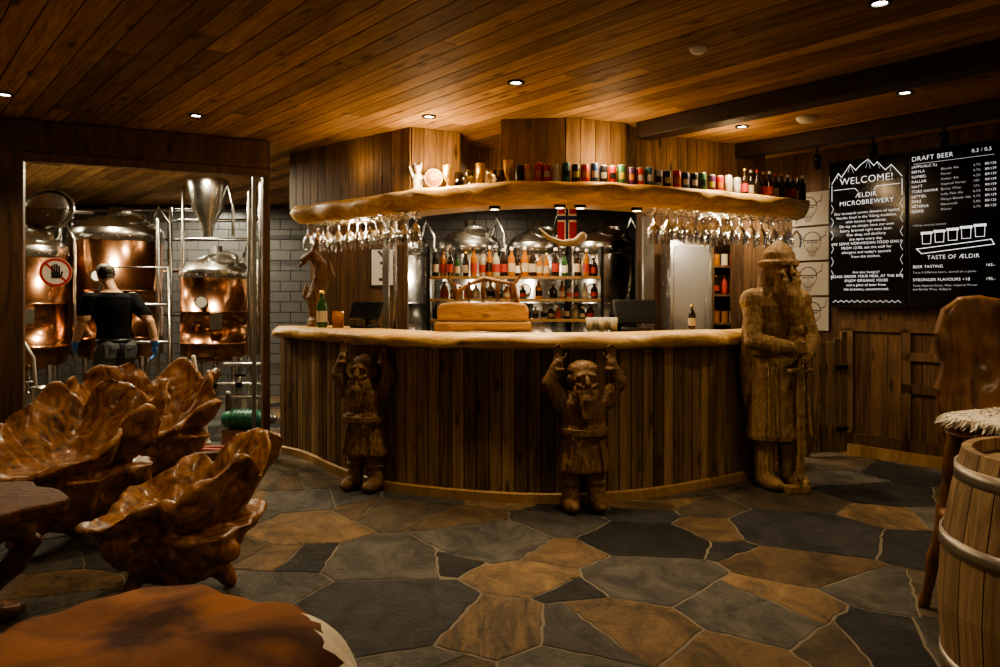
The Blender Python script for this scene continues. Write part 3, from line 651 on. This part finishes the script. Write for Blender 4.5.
for i in range(5):
    x=-.2+.1*i; z=-.13+.009*i; line(l,x-.032,z,x-.036,z+.10,.004); line(l,x+.032,z,x+.036,z+.10,.004); line(l,x-.032,z,x+.032,z,.004); line(l,x-.036,z+.09,x+.036,z+.09,.02)
line(l,-.3,.545,.3,.545,.003,1)
l.obj('line_art',[M_txt,M_txd],par=e)
e=empty('viking_sketch_posters',M=RW@T(-.41,-.012,1.75)); t=MB()
M_pap=plain('poster_paper',(.42,.38,.32),.7)
for j in range(4): t.box((0,0,-.48+.33*j),(.36,.012,.31),0)
for j in range(4):
    cz=-.48+.33*j; ox=.02*(-1)**j
    for a in range(8):
        a0=math.pi+a*.39; R=.085; line(t,ox+R*math.cos(a0),cz+.02+R*1.2*math.sin(a0),ox+R*math.cos(a0+.39),cz+.02+R*1.2*math.sin(a0+.39),.005,1)
        a0=a*.39; line(t,ox+.085*math.cos(a0),cz+.03+.08*math.sin(a0),ox+.085*math.cos(a0+.39),cz+.03+.08*math.sin(a0+.39),.008,1)
    line(t,ox-.085,cz+.03,ox+.085,cz+.03,.01,1); line(t,ox,cz+.03,ox,cz-.02,.008,1)
    for k in (-.05,-.03,-.01,.01,.03,.05): line(t,ox+k,cz-.03,ox+k*.5,cz-.12,.004,1)
    line(t,ox-.05,cz+.01,ox-.02,cz+.01,.009,1); line(t,ox+.02,cz+.01,ox+.05,cz+.01,.009,1)
    for sx in (-1,1): line(t,ox+sx*.085,cz+.05,ox+sx*.13,cz+.07,.008,1); line(t,ox+sx*.13,cz+.07,ox+sx*.14,cz+.13,.006,1)
for v in range(len(t.v)):
    x,y,z=t.v[v]
    if -.0075<y<-.004: t.v[v]=(x,y-.003,z)
t.obj('sketches',[M_pap,M_black],par=e)

# ---------------------------------------------------------------- ceiling fixtures & lights
WARM=(1,.76,.46)
def light(kind,name,loc,energy,col=WARM,size=.05,spot=None,blend=.6,tgt=None):
    l=bpy.data.lights.new(name,kind); l.energy=energy; l.color=col
    if kind=='AREA': l.size=size
    else: l.shadow_soft_size=size
    if kind=='SPOT': l.spot_size=spot or 1.7; l.spot_blend=blend
    o=bpy.data.objects.new(name,l); COL.objects.link(o); o.location=loc
    if tgt is not None: o.rotation_euler=(Vector(tgt)-Vector(loc)).to_track_quat('-Z','Y').to_euler()
    return o
for px,py,en in [(5,94,40),(196,115,45),(516,82,120),(429,116,75),(742,126,80),(905,92,60),(880,2,80)]:
    q=CL(px,py); t=MB(); t.ring(.035,.02,.012,(0,0,-.004),24,0); t.lathe([(0,-.003),(.034,-.003)],(0,0,0),20,1,sm=False)
    t.obj('recessed_downlight',[M_bmet,M_lamp],loc=q)
    light('SPOT','downlight_lamp',q-Vector((0,0,.03)),en,spot=2.0,blend=.8,size=.03)
for x,y,en in [(-1.8,3.2,75),(.2,2.4,80),(-.3,-.5,35),(2.6,.6,45),(-3.4,2.0,60),(1.9,3.4,40)]:  # additional spots out of view around the camera, without modelled fixtures
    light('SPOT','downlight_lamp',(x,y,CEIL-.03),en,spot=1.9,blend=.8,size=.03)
M_shade=plain('fill_pendant_shade',(.05,.03,.02),.5,.3)
for x,y in ((-1.3,-.7),(1.7,-.5),(-3.7,1.0),(3.6,1.2)):  # pendants added out of view, behind and beside the camera, as ambient fill
    t=MB(); t.cap((0,0,0),(0,0,.6),.006,.006,0); t.lathe([(.03,.04),(.06,.02),(.17,-.12)],(0,0,0),24,0); t.ell((0,0,-.05),(.035,.035,.045),1); t.obj('fill_pendant',[M_shade,M_lampw],loc=(x,y,2.2))
    light('POINT','fill_pendant_bulb',(x,y,2.04),24,size=.08)
t=MB(); q=CL(698,48); t.lathe([(0,-.03),(.03,-.03),(.045,-.015),(.05,0),(0,0)],(0,0,0),20); t.obj('smoke_detector',M_white,loc=q)
t=MB(); q=CL(806,117); t.lathe([(0,-.04),(.05,-.04),(.07,-.02),(.075,0),(0,0)],(0,0,0),20); t.obj('smoke_detector',M_white,loc=q)
for px,py in ((817,158),(873,148),(944,136)):
    q=CL(px,py,CEIL-.2); t=MB(); t.cap((0,0,.0),(0,0,.2),.01,.01); t.cap((0,-.0,.0),(.03,.07,-.05),.035,.04); t.obj('track_spotlight',M_bmet,loc=(q.x,q.y,CEIL-.2))
for px in (482,560,592,652):
    q,n=at_px(PS2,NS2,px,-.22); light('SPOT','puck_lamp',(q.x,q.y,2.09),22,(1,.73,.42),.03,2.2)
light('POINT','shelf_lamp',(*(at_px(PS2,NS2,437,-.03)[0].xy),2.42),22,(1,.68,.36),.04)
light('POINT','shelf_lamp',(*(at_px(PS2,NS2,610,-.02)[0].xy),2.5),9,(1,.68,.36),.04)
light('POINT','shelf_lamp',(*(at_px(PS2,NS2,350,.12)[0].xy),2.55),1.8,(1,.68,.36),.05)
light('POINT','shelf_lamp',(*(at_px(PS2,NS2,730,-.02)[0].xy),2.55),5,(1,.68,.36),.04)
light('AREA','bar_interior_lamp',(.2,7.2,2.6),40,(1,.76,.46),.5)
light('AREA','service_lamp',(2.2,7.7,2.6),26,(1,.80,.55),.3)
light('POINT','glass_rack_lamp',(-1.3,7.3,2.05),10,(1,.86,.66),.04); light('POINT','glass_rack_lamp',(1.9,6.95,2.05),10,(1,.86,.66),.04)
light('AREA','brewery_lamp',(-4.2,8.2,2.7),75,(1,.86,.60),.25)
light('AREA','brewery_lamp',(-3.0,7.8,2.7),50,(1,.86,.60),.2)
light('AREA','brewery_lamp',(-.2,8.8,2.7),80,(1,.84,.58),.4)
light('AREA','brewery_lamp',(-6.0,8.6,2.6),40,(1,.86,.60),.25)
light('AREA','brewery_lamp',(-4.2,10.7,2.7),40,(1,.92,.75),.4)
wd_=bpy.data.worlds.new('world'); wd_.use_nodes=True; wd_.node_tree.nodes['Background'].inputs[0].default_value=(1,.7,.45,1); wd_.node_tree.nodes['Background'].inputs[1].default_value=.02; sc.world=wd_

# ---------------------------------------------------------------- brewery
def tank(name,px,d,r,z0,z1,body,legs=True,dome=.18):
    q=W(px,300,d); t=MB(); h=z1-z0
    t.lathe([(0,z0-.12),(r*.5,z0-.08),(r,z0),(r,z0+h*.12),(r*1.012,z0+h*.12),(r*1.012,z0+h*.15),(r,z0+h*.15),(r,z0+h*.5),(r*1.006,z0+h*.5),(r*1.006,z0+h*.515),(r,z0+h*.515),(r,z1-h*.1)],(0,0,0),36,body)
    t.lathe([(r,z1-h*.1),(r*1.03,z1-h*.1),(r*1.03,z1-h*.03),(r,z1)],(0,0,0),36,1)
    t.lathe([(r,z1),(r*.8,z1+dome*.5),(r*.4,z1+dome*.9),(r*.18,z1+dome),(r*.18,z1+dome+.1),(0,z1+dome+.1)],(0,0,0),36,1)
    for a in range(24): 
        aa=a*math.pi/12; t.ell((r*1.0*math.cos(aa),r*1.0*math.sin(aa),z0+h*.135),(.008,.008,.008),1,6)
        t.ell((r*1.03*math.cos(aa),r*1.03*math.sin(aa),z1-h*.065),(.01,.01,.01),2,6)
    if legs:
        for a in (.6,2.2,3.8,5.4): t.cap((r*.8*math.cos(a),r*.8*math.sin(a),0),(r*.8*math.cos(a),r*.8*math.sin(a),z0),.035,.035,1)
    t.ring(r*.35,.03,.05,(0,0,0),24,1,T(r*.2,-r*.45,z1+dome*.72)@RX(.45)); t.lathe([(0,.02),(r*.34,0)],(0,0,0),24,1,T(r*.2,-r*.45,z1+dome*.76)@RX(.45))
    t.tube([(r*.7,0,z1+.05),(r*.9,-.1,z1+.3),(r*1.15,-.1,z1+.1),(r*1.15,-.1,z0)],.022,8,1)
    t.lathe([(0,0),(.07,0),(.07,.02),(0,.02)],(0,0,0),20,1,T(-r*.4,-r*.93,z0+h*.62)@RX(math.pi/2),sm=False)
    t.lathe([(0,.021),(.055,.021)],(0,0,0),20,3,T(-r*.4,-r*.93,z0+h*.62)@RX(math.pi/2),sm=False)
    t.box((0,-r*1.02,z0+h*.4),(.12,.03,.16),2)
    t.tube([(0,0,z0-.1),(0,0,z0-.28),(0,-r*.6,z0-.32),(0,-r*1.0,z0-.32)],.03,8,1); t.cap((0,-r*.8,z0-.32),(0,-r*.8,z0-.2),.012,.012,1); t.cap((-.06,-r*.8,z0-.2),(.06,-r*.8,z0-.2),.012,.012,2)
    return t.obj(name,[M_copper,M_steel,M_steeld,M_white],loc=(q.x,q.y,0),rot=math.atan2(q.x,q.y)*-1)
tank('copper_brew_kettle',117,9.5,.52,.75,2.25,0)
tank('copper_brew_kettle',28,8.8,.40,.7,2.0,0)
tank('copper_brew_kettle',216,8.4,.36,.82,1.72,0,dome=.16)
for px,dd in ((470,9.6),(538,9.7),(604,9.6),(400,9.8)): tank('steel_fermenter',px,dd,.37,.6,2.1,1)
t=MB(); t.lathe([(0,.03),(.15,.02),(.24,0),(.25,-.02),(.23,-.02)],(0,0,0),32,0); t.ring(.235,.02,.03,(0,0,0),32,0); t.cap((-.2,0,.03),(.2,0,.03),.012,.012); t.cap((0,.0,-.02),(.25,.3,-.5),.018,.018)
q=W(47,210,7.9); t.obj('kettle_manway_lid',M_steel,M=T(q)@RZ(.2)@RX(1.1))
t=MB(); t.lathe([(.21,.5),(.22,.46),(.17,.2),(.06,-.0),(.05,-.12)],(0,0,0),28,0); t.tube([(.21,0,.46),(.27,0,.2),(.27,0,-.1)],.018,8,0)
q=W(208,212,8.4); t.obj('steel_hopper',M_steel,loc=(q.x,q.y,2.2))
t=MB()
for px,dd,z0,z1,r in ((170,10.2,.1,2.6,.03),(158,8.7,.1,2.3,.022),(264,8.0,.1,2.6,.06),(250,8.0,.3,2.5,.03),(183,9.0,.1,2.7,.02),(60,10.4,.1,2.7,.03),(72,10.4,.1,2.7,.02)):
    q=W(px,1,dd); t.cap((q.x,q.y,z0),(q.x,q.y,z1),r,r,0)
for z,px0,px1,dd in ((2.45,30,260,10.3),(2.2,150,260,10.3),(1.78,120,185,10.2),(2.6,0,200,10.4),(1.2,140,255,10.3),(.55,180,262,7.85),(.42,180,262,7.85),(.75,225,262,7.85)):
    a=W(px0,1,dd);b_=W(px1,1,dd); t.cap((a.x,a.y,z),(b_.x,b_.y,z),.022,.022,0)
for px in (190,215,240): 
    q=W(px,1,7.85); t.cap((q.x,q.y,.42),(q.x,q.y,.62),.018,.018,0); t.cap((q.x-.05,q.y,.64),(q.x+.05,q.y,.64),.012,.012,1); t.lathe([(0,0),(.035,0),(.035,.02),(0,.02)],(q.x,q.y-.03,.55),12,1,T(q.x,q.y-.03,.55)@RX(1.57)@T(-q.x,-q.y+.03,-.55))
t.obj('brewery_pipework',[M_steel,M_bmet])
t=MB(); a=W(80,1,7.9).x; b_=W(152,1,7.9).x
t.tube([(a,8.3,0),(a,8.3,1.75),(b_,8.3,1.75),(b_+.06,8.2,0)],.022,8,0)
for z in (.5,.95,1.35): t.cap((a,8.3,z),(b_,8.3,z),.015,.015,0)
t.obj('steel_railing',M_steel)
t=MB(); q=W(208,1,7.5); t.cap((q.x,q.y,0.02),(q.x-.14,q.y,.85),.02,.02,0); t.cap((q.x,q.y,.02),(q.x-.03,q.y,.02),.03,.02,0); t.obj('mop_handle',M_white)
M_grn=plain('green_enamel',(.03,.16,.10),.35); M_hose=plain('red_hose',(.35,.05,.04),.5)
t=MB(); q=W(243,1,7.45); t.cap((q.x-.12,q.y,.26),(q.x+.12,q.y,.26),.09,.09,0,16); 
for k in range(6): t.lathe([(.093,-.004),(.1,-.004),(.1,.004),(.093,.004)],(0,0,0),16,0,T(q.x-.1+.04*k,q.y,.26)@RY(math.pi/2),sm=False)
t.box((q.x,q.y,.1),(.34,.2,.14),1); t.cap((q.x+.15,q.y,.26),(q.x+.28,q.y,.26),.06,.05,1); t.cap((q.x-.14,q.y,.3),(q.x-.14,q.y,.5),.03,.03,1); t.obj('brewery_pump',[M_grn,M_steeld])
t=MB(); a=W(180,1,7.3)
t.tube([(a.x-.5,7.1,.03),(a.x-.1,7.0,.03),(a.x+.3,7.1,.03),(a.x+.55,7.05,.03)],.022,8); t.tube([(a.x-.4,7.3,.03),(a.x+.1,7.2,.03),(a.x+.5,7.22,.03)],.022,8); t.obj('brewery_hose',M_hose)
t=MB(); q=W(52,1,6.95); t.lathe([(0,.3),(.14,.3),(.16,.62),(.17,.63),(.15,.62),(.13,.32),(0,.32)],(q.x,q.y,0),20,0); t.box((q.x,q.y,.15),(.3,.3,.3),1); t.obj('steel_bucket_on_crate',[M_steel,M_black])
t=MB(); q=W(28,1,7.4); t.tube([(q.x-.2,q.y,1.0),(q.x-.05,q.y,1.02),(q.x+.05,q.y,.85),(q.x+.08,q.y,.5),(q.x+.05,q.y,.03)],.016,8); t.obj('brewery_hose',M_white)

# ---------------------------------------------------------------- worker (from behind, mid-stride, heading left)
m=MB()
m.lathe([(0,.90),(.13,.90),(.165,.93),(.17,.99),(.16,1.03)],(0,0,0),24,0,sy=.72); m.lathe([(0,1.0),(.17,1.0),(.172,1.02),(.158,1.12),(.175,1.25),(.195,1.36),(.185,1.43),(.09,1.49),(0,1.51)],(0,.02,0),24,0,sy=.68)
for sx in (-1,1):
    if sx<0: hp=(-.095,0,.9); kn=(-.13,-.02,.50); an=(-.15,-.33,.16); ft=(an[0],an[1]+.04,.08)
    else: hp=(.095,0,.9); kn=(.11,.24,.53); an=(.10,.27,.1); ft=(an[0],an[1]+.08,.045)
    m.tube([hp,kn],[.105,.075],14); m.tube([kn,an],[.074,.06],14); m.ell(ft,(.05,.135,.045)); m.cap(an,(an[0],an[1],.09),.058,.05)
    m.ell((sx*.08,-.05,.93),(.095,.09,.1))
    sh=Vector((sx*.19,.02,1.41))
    if sx<0: el=Vector((-.28,.04,1.17)); wr=Vector((-.30,.22,1.0)); hd=(-.05,.5,-1)
    else: el=Vector((.29,-.13,1.19)); wr=Vector((.33,-.12,.965)); hd=(.05,.15,-1)
    m.ell(sh,(.08,.075,.075)); m.tube([sh,sh.lerp(el,.72)],[.074,.07],14); m.tube([sh,el],[.055,.044],12); m.tube([el,wr],[.046,.031],12); m.tube([wr+(el-wr)*.18,wr],[.04,.036],10)
    hand(m,wr,hd,-sx,(-sx,.2,0),1.1,.6)
    m.ell((sx*.08,.05,1.655),(.012,.02,.03)); m.ell((sx*.03,.155,1.67),(.013,.008,.008))
m.cap((0,.02,1.45),(0,.045,1.58),.062,.057); m.ell((0,.06,1.66),(.077,.095,.112)); m.ell((0,.045,1.70),(.085,.098,.085)); m.ell((0,.09,1.59),(.045,.055,.035))
m.cap((0,.155,1.665),(0,.175,1.64),.008,.013); m.ell((0,.15,1.605),(.025,.01,.008))
def asg(c):
    if c.z<.15 : return 4
    if abs(c.x)>.205 and c.z<1.25 and c.z>.78:
        return 1 if c.z>.995 else 5
    if c.z<1.005: return 2
    if c.z<1.475: return 0
    if (c.z>1.665+ (c.y-.05)*.6) or (c.y<.03 and c.z>1.61): return 3
    return 1
MW=[plain('tshirt_black',(.006,.006,.007),1,bump=.3),plain('skin',(.60,.35,.23),.5),plain('work_jeans',(.10,.105,.115),.85,bump=.5,bs=14),plain('dark_hair',(.025,.015,.01),.6,bump=.6),plain('work_boots',(.015,.013,.012),.6),plain('blue_glove',(.05,.20,.60),.45)]
for k in (0,): MW[k].node_tree.nodes['Principled BSDF'].inputs['Specular IOR Level'].default_value=.1
q=W(116,300,7.6)
wk=m.remesh('brewery_worker',MW,.006,2,.007,9,assign=asg,loc=(q.x,q.y,0),rot=.75)
for v in wk.data.vertices:
    h=max(0,v.co.z-1.0); v.co.y+=h*.16; v.co.x-=h*.03
    if v.co.z>1.5:
        pv=Vector((v.co.x,v.co.y,v.co.z)); c=Vector((-.02,.11,1.52)); v.co=c+(RZ(.15)@RX(-.28)@(pv-c))
t=MB(); t.lathe([(.172,.985),(.180,.985),(.180,1.02),(.172,1.02)],(0,0,0),24,0,sy=.72); t.box((-.09,-.125,.9),(.1,.02,.12),1); t.box((.09,-.125,.9),(.1,.02,.12),1); t.obj('belt_and_pockets',[M_black,MW[2]],par=wk)

# ---------------------------------------------------------------- burl chairs
def burl_chair(loc,rot,s,seed,back=.46,side=.2,base=.38):
    m=MB(); rs=random.Random(seed); p1,p2,p3=[rs.random()*6.28 for _ in range(3)]
    NT,NR=120,16; vs=[];fs=[]
    def R(a): b=(1+math.sin(a))/2; return (.36+.05*b)*(1+.08*math.sin(4*a+p1)+.05*math.sin(7*a+p2)+.02*math.sin(13*a+p3))
    def rise(a):
        b=(1+math.sin(a))/2; lob=abs(math.sin(3.5*a+p2))**.5
        return .02+(back*b**1.4+side*abs(math.cos(a))**2*b**.3)*(.62+.45*lob+.06*math.sin(11*a+p3))
    for lay in (0,1):
        for j in range(NR+1):
            t=j/NR
            for i in range(NT):
                a=2*math.pi*i/NT; Rr=R(a); h=rise(a); fold=(.022*math.sin(9*a+p1)+.008*math.sin(17*a+p2))*t
                r=Rr*(t**.75)*(1+.30*h*t*t)+fold; z=base+.03*t+h*t**2.6
                if lay: r+=.03*t+.0; z-=.06*(1-t*.75)
                vs.append((max(r,.001)*math.cos(a),max(r,.001)*math.sin(a),z))
    K=(NR+1)*NT
    for j in range(NR):
        for i in range(NT):
            i2=(i+1)%NT; fs.append((j*NT+i,j*NT+i2,(j+1)*NT+i2,(j+1)*NT+i)); fs.append((K+j*NT+i,K+(j+1)*NT+i,K+(j+1)*NT+i2,K+j*NT+i2))
    for i in range(NT):
        i2=(i+1)%NT; fs.append((NR*NT+i,NR*NT+i2,K+NR*NT+i2,K+NR*NT+i))
    m.add(vs,fs)
    # solid burl body under the bowl, following its outline, filling in to the rim
    bv=[];bf=[]; prof=[(.0,.09),(.34,.09),(.50,.14),(.70,base-.12),(.86,base-.03),(.96,base+.02),(.90,base+.035),(0,base)]
    for (k,z) in prof:
        for i in range(48):
            a=2*math.pi*i/48; r=R(a)*k*(1+.05*math.sin(5*a+p1)); bv.append((r*math.cos(a),r*math.sin(a),z+.0))
    for j in range(len(prof)-1):
        for i in range(48): bf.append((j*48+i,j*48+(i+1)%48,(j+1)*48+(i+1)%48,(j+1)*48+i))
    m.add(bv,bf)
    for k in range(4):
        a=k*1.571+rs.random()*.6; c,s_=math.cos(a),math.sin(a)
        m.tube([(.1*c,.1*s_,base-.1),(.16*c,.16*s_,.14),(.24*c,.24*s_,.03)],[.09,.06,.035],10)
    for k in range(6):
        a=rs.random()*6.28; c,s_=math.cos(a),math.sin(a); r=R(a)*.8; m.ell((r*c,r*s_,base-.08+.06*rs.random()),(.06,.06,.05))
    o=m.remesh('burl_wood_armchair',M_burl,.011,4,.028,5,loc=loc,rot=rot,disp2=.012,ds2=10); o.scale=(s,s,s)
    return o
burl_chair((-2.45,4.4,0),-.35,1.12,5,.36,.12,.38)
burl_chair((-2.48,5.4,0),.2,1.12,11,.36,.16,.40)
burl_chair((-1.52,3.66,0),-1.3,1.0,23,.36,.06,.34)
e=empty('root_table',loc=(-2.28,3.05,0)); t=MB(); poly=[]
for i in range(60):
    a=2*math.pi*i/60; r=.46*(1+.12*math.sin(3*a+1)+.05*math.sin(7*a)+.03*math.sin(13*a)); poly.append((r*math.cos(a),r*math.sin(a)))
t.prism(poly,.545,.60); t.obj('slab_top',M_root,par=e,bevel=.012)
t=MB()
for k in range(5):
    a=k*1.257+.1; c,s_=math.cos(a),math.sin(a); g=a+.9
    t.tube([(.08*c,.08*s_,.3),(.24*c,.24*s_,.42),(.33*c,.33*s_,.55)],[.07,.05,.045],10)
    t.tube([(.30*c,.30*s_,.54),(.38*math.cos(a+.3),.38*math.sin(a+.3),.4),(.30*math.cos(g),.30*math.sin(g),.22),(.2*math.cos(g),.2*math.sin(g),.12),(.42*math.cos(g+.2),.42*math.sin(g+.2),.03)],[.04,.05,.045,.055,.035],10)
t.ell((0,0,.25),(.14,.14,.16))
t.remesh('root_legs',M_chair,.01,3,.02,9,par=e)

e=empty('cowhide_bench',loc=(-.88,1.86,.06)); t=MB()
logx(t,-.45,.40,0,.33,.34,.08); 
for x in (-.3,.26):
    for y in (-.2,.2): t.cap((x,y,.3),(x*1.1,y*1.2,-.03),.04,.035)
t.obj('log_seat',M_chair,par=e)
def hide(name,c1,c2,ps=(.38,.62)):
    m,nt,b=newmat(name); N=nt.nodes.new; L=nt.links.new; tc=N('ShaderNodeTexCoord'); n=N('ShaderNodeTexNoise'); n.inputs['Scale'].default_value=3.5; n.inputs['Detail'].default_value=8; n.inputs['Distortion'].default_value=.6; L(tc.outputs['Object'],n.inputs['Vector'])
    r=N('ShaderNodeValToRGB'); r.color_ramp.elements[0].position=ps[0]; r.color_ramp.elements[1].position=ps[1]; r.color_ramp.elements[0].color=(*c1,1); r.color_ramp.elements[1].color=(*c2,1); L(n.outputs['Fac'],r.inputs[0]); L(r.outputs[0],b.inputs['Base Color'])
    b.inputs['Roughness'].default_value=.75; b.inputs['Specular IOR Level'].default_value=.2
    mp=N('ShaderNodeMapping'); mp.inputs['Scale'].default_value=(60,260,100); L(tc.outputs['Object'],mp.inputs['Vector'])
    n2=N('ShaderNodeTexNoise'); n2.inputs['Scale'].default_value=1; n2.inputs['Detail'].default_value=4; L(mp.outputs[0],n2.inputs['Vector']); bp=N('ShaderNodeBump'); bp.inputs['Strength'].default_value=.6; bp.inputs['Distance'].default_value=.004; L(n2.outputs['Fac'],bp.inputs['Height']); L(bp.outputs[0],b.inputs['Normal']); return m
t=MB(); NT,NR=120,26; vs=[];
for j in range(NR+1):
    tt=j/NR
    for i in range(NT):
        a=2*math.pi*i/NT; R=.66*(1+.08*math.sin(4*a+.5)+.05*math.sin(7*a+2)+.02*math.sin(17*a)); q=max(0,tt-.6)
        rad=R*(tt-.9*q**1.8); x=rad*math.cos(a); y=rad*math.sin(a)
        z=.49-1.35*q**1.6*(1+.25*math.sin(9*a))+.016*noise.noise(Vector((x*5,y*5,2)))
        vs.append((x,y,z))
rs=random.Random(9)
for j in range(NR):
    for i in range(NT):
        i2=(i+1)%NT; a=2*math.pi*i/NT
        if a>3.6: a-=2*math.pi
        wht=(-.5<a<1.25 and j>=NR*(.60+.16*abs(a-.35))+4*noise.noise(Vector((math.cos(a)*4,math.sin(a)*4,0))))
        qd=[Vector(vs[j*NT+i]),Vector(vs[j*NT+i2]),Vector(vs[(j+1)*NT+i2]),Vector(vs[(j+1)*NT+i])]
        t.add(qd,[(0,1,2,3)],1 if wht else 0,.5,True)
hm=[hide('cowhide_brown',(.05,.016,.006),(.26,.10,.034)),hide('cowhide_white',(.55,.48,.38),(.8,.74,.64))]
hb=t.obj('cowhide',hm,par=e)
wl=hb.modifiers.new('w','WELD'); so=hb.modifiers.new('s','SOLIDIFY'); so.thickness=.012
# short fur tufts along the hide's white edge
t=MB()
for j in range(14,NR):
    for i in range(NT):
        a=2*math.pi*i/NT
        if a>3.6: a-=2*math.pi
        if not(-.5<a<1.25 and j>=NR*(.62+.16*abs(a-.35))): continue
        for _ in range(5):
            u,v_=rs.random(),rs.random(); A=Vector(vs[j*NT+i]).lerp(Vector(vs[j*NT+(i+1)%NT]),u); B=Vector(vs[(j+1)*NT+i]).lerp(Vector(vs[(j+1)*NT+(i+1)%NT]),u); p=A.lerp(B,v_)
            od=(B-A).normalized(); q=Vector((-od.y,od.x,0)).normalized()*.004; nrm=od.cross(Vector((-od.y,od.x,0))).normalized(); nrm=nrm if nrm.z>0 else -nrm
            t.add([p-q,p+q,p+od*(.025+.015*rs.random())+nrm*.012+Vector((rs.uniform(-.006,.006),rs.uniform(-.006,.006),0))],[(0,1,2)],0,.5,True)
t.obj('fur_fringe',hm[1],par=e)

e=empty('oak_barrel',loc=(1.76,2.3,0)); t=MB(); ns=26
prof=[(0,.335),(.12,.368),(.3,.398),(.47,.408),(.64,.398),(.82,.368),(.94,.34)]
for i in range(ns):
    a0=2*math.pi*(i+.02)/ns; a1=2*math.pi*(i+.98)/ns
    t.lathe([(r,z) for z,r in prof]+[(prof[-1][1]-.028,.94),(prof[-1][1]-.03,.9)],(0,0,0),3,0,a0=a0,a1=a1,r=rr(),sm=False)
t.lathe([(0,.895),(.33,.895)],(0,0,0),30,0,sm=False); t.lathe([(.328,.01),(.39,.3),(.40,.47),(.39,.64),(.33,.935)],(0,0,0),30,1)
t.obj('staves',[M_oak,M_dark],par=e)
t=MB()
for z,r,w_ in ((.87,.358,.045),(.66,.399,.045),(.29,.399,.045),(.06,.355,.05)):
    t.lathe([(r+.002,-w_/2),(r+.006,-w_/2),(r+.004,w_/2),(r-.004,w_/2)],(0,0,z),40,0)
t.obj('hoops',plain('hoop_steel',(.42,.38,.33),.4,.9),par=e)

e=empty('carved_high_chair',loc=(2.19,3.22,0),rot=-.25); t=MB()
t.ell((0,0,.84),(.32,.26,.04))
for sx,sy in ((-1,-1),(1,-1),(-1,1),(1,1)):
    t.tube([(sx*.22,sy*.17,.84),(sx*.27,sy*.2,.4),(sx*.33,sy*.25,.02)],[.035,.03,.028],10)
t.cap((-.28,-.2,.35),(.28,-.2,.35),.02,.02); t.cap((-.28,.2,.35),(.28,.2,.35),.02,.02); t.cap((-.27,-.2,.45),(-.27,.2,.45),.02,.02)
outl=[(-.27,.8),(-.29,1.0),(-.25,1.12),(-.28,1.25),(-.25,1.36),(-.19,1.41),(-.1,1.42),(0,1.39),(.12,1.43),(.25,1.38),(.3,1.2),(.26,1.0),(.28,.8)]
n=len(outl); vs=[(x,.2+.05*(z-.8),z) for x,z in outl]+[(x,.27+.05*(z-.8),z) for x,z in outl]
t.add(vs,[tuple(range(n)),tuple(range(n,2*n))[::-1]]+[(i,n+i,n+(i+1)%n,(i+1)%n) for i in range(n)])
t.remesh('chair_frame',M_chair,.01,4,.012,6,par=e)
M_wool=plain('sheepskin_wool',(.72,.66,.56),.9,bump=.5)
t=MB(); t.ell((0,-.02,.90),(.33,.25,.035)); rs=random.Random(5)
for i in range(2800):
    a=rs.random()*6.283; r=rs.random()**.5; x=.33*r*math.cos(a); y=-.02+.25*r*math.sin(a); z=.9+.035*math.sqrt(max(0,1-r*r))*(1 if rs.random()<.7 else -1)
    d=Vector((math.cos(a)*r,math.sin(a)*r,.7*(1-r)+.2)).normalized()*(.02+.015*rs.random())+Vector((rs.uniform(-.012,.012),rs.uniform(-.012,.012),-.03*r)); q=Vector((rs.uniform(-1,1),rs.uniform(-1,1),0)).normalized()*.008
    p=Vector((x,y,z)); t.add([p-q,p+q,p+d],[(0,1,2)],0,.5,True)
t.obj('sheepskin',M_wool,par=e)

sc.view_settings.view_transform='AgX'
try: sc.view_settings.look='AgX - Medium High Contrast'
except Exception as ex: print(ex)
sc.view_settings.exposure=.15
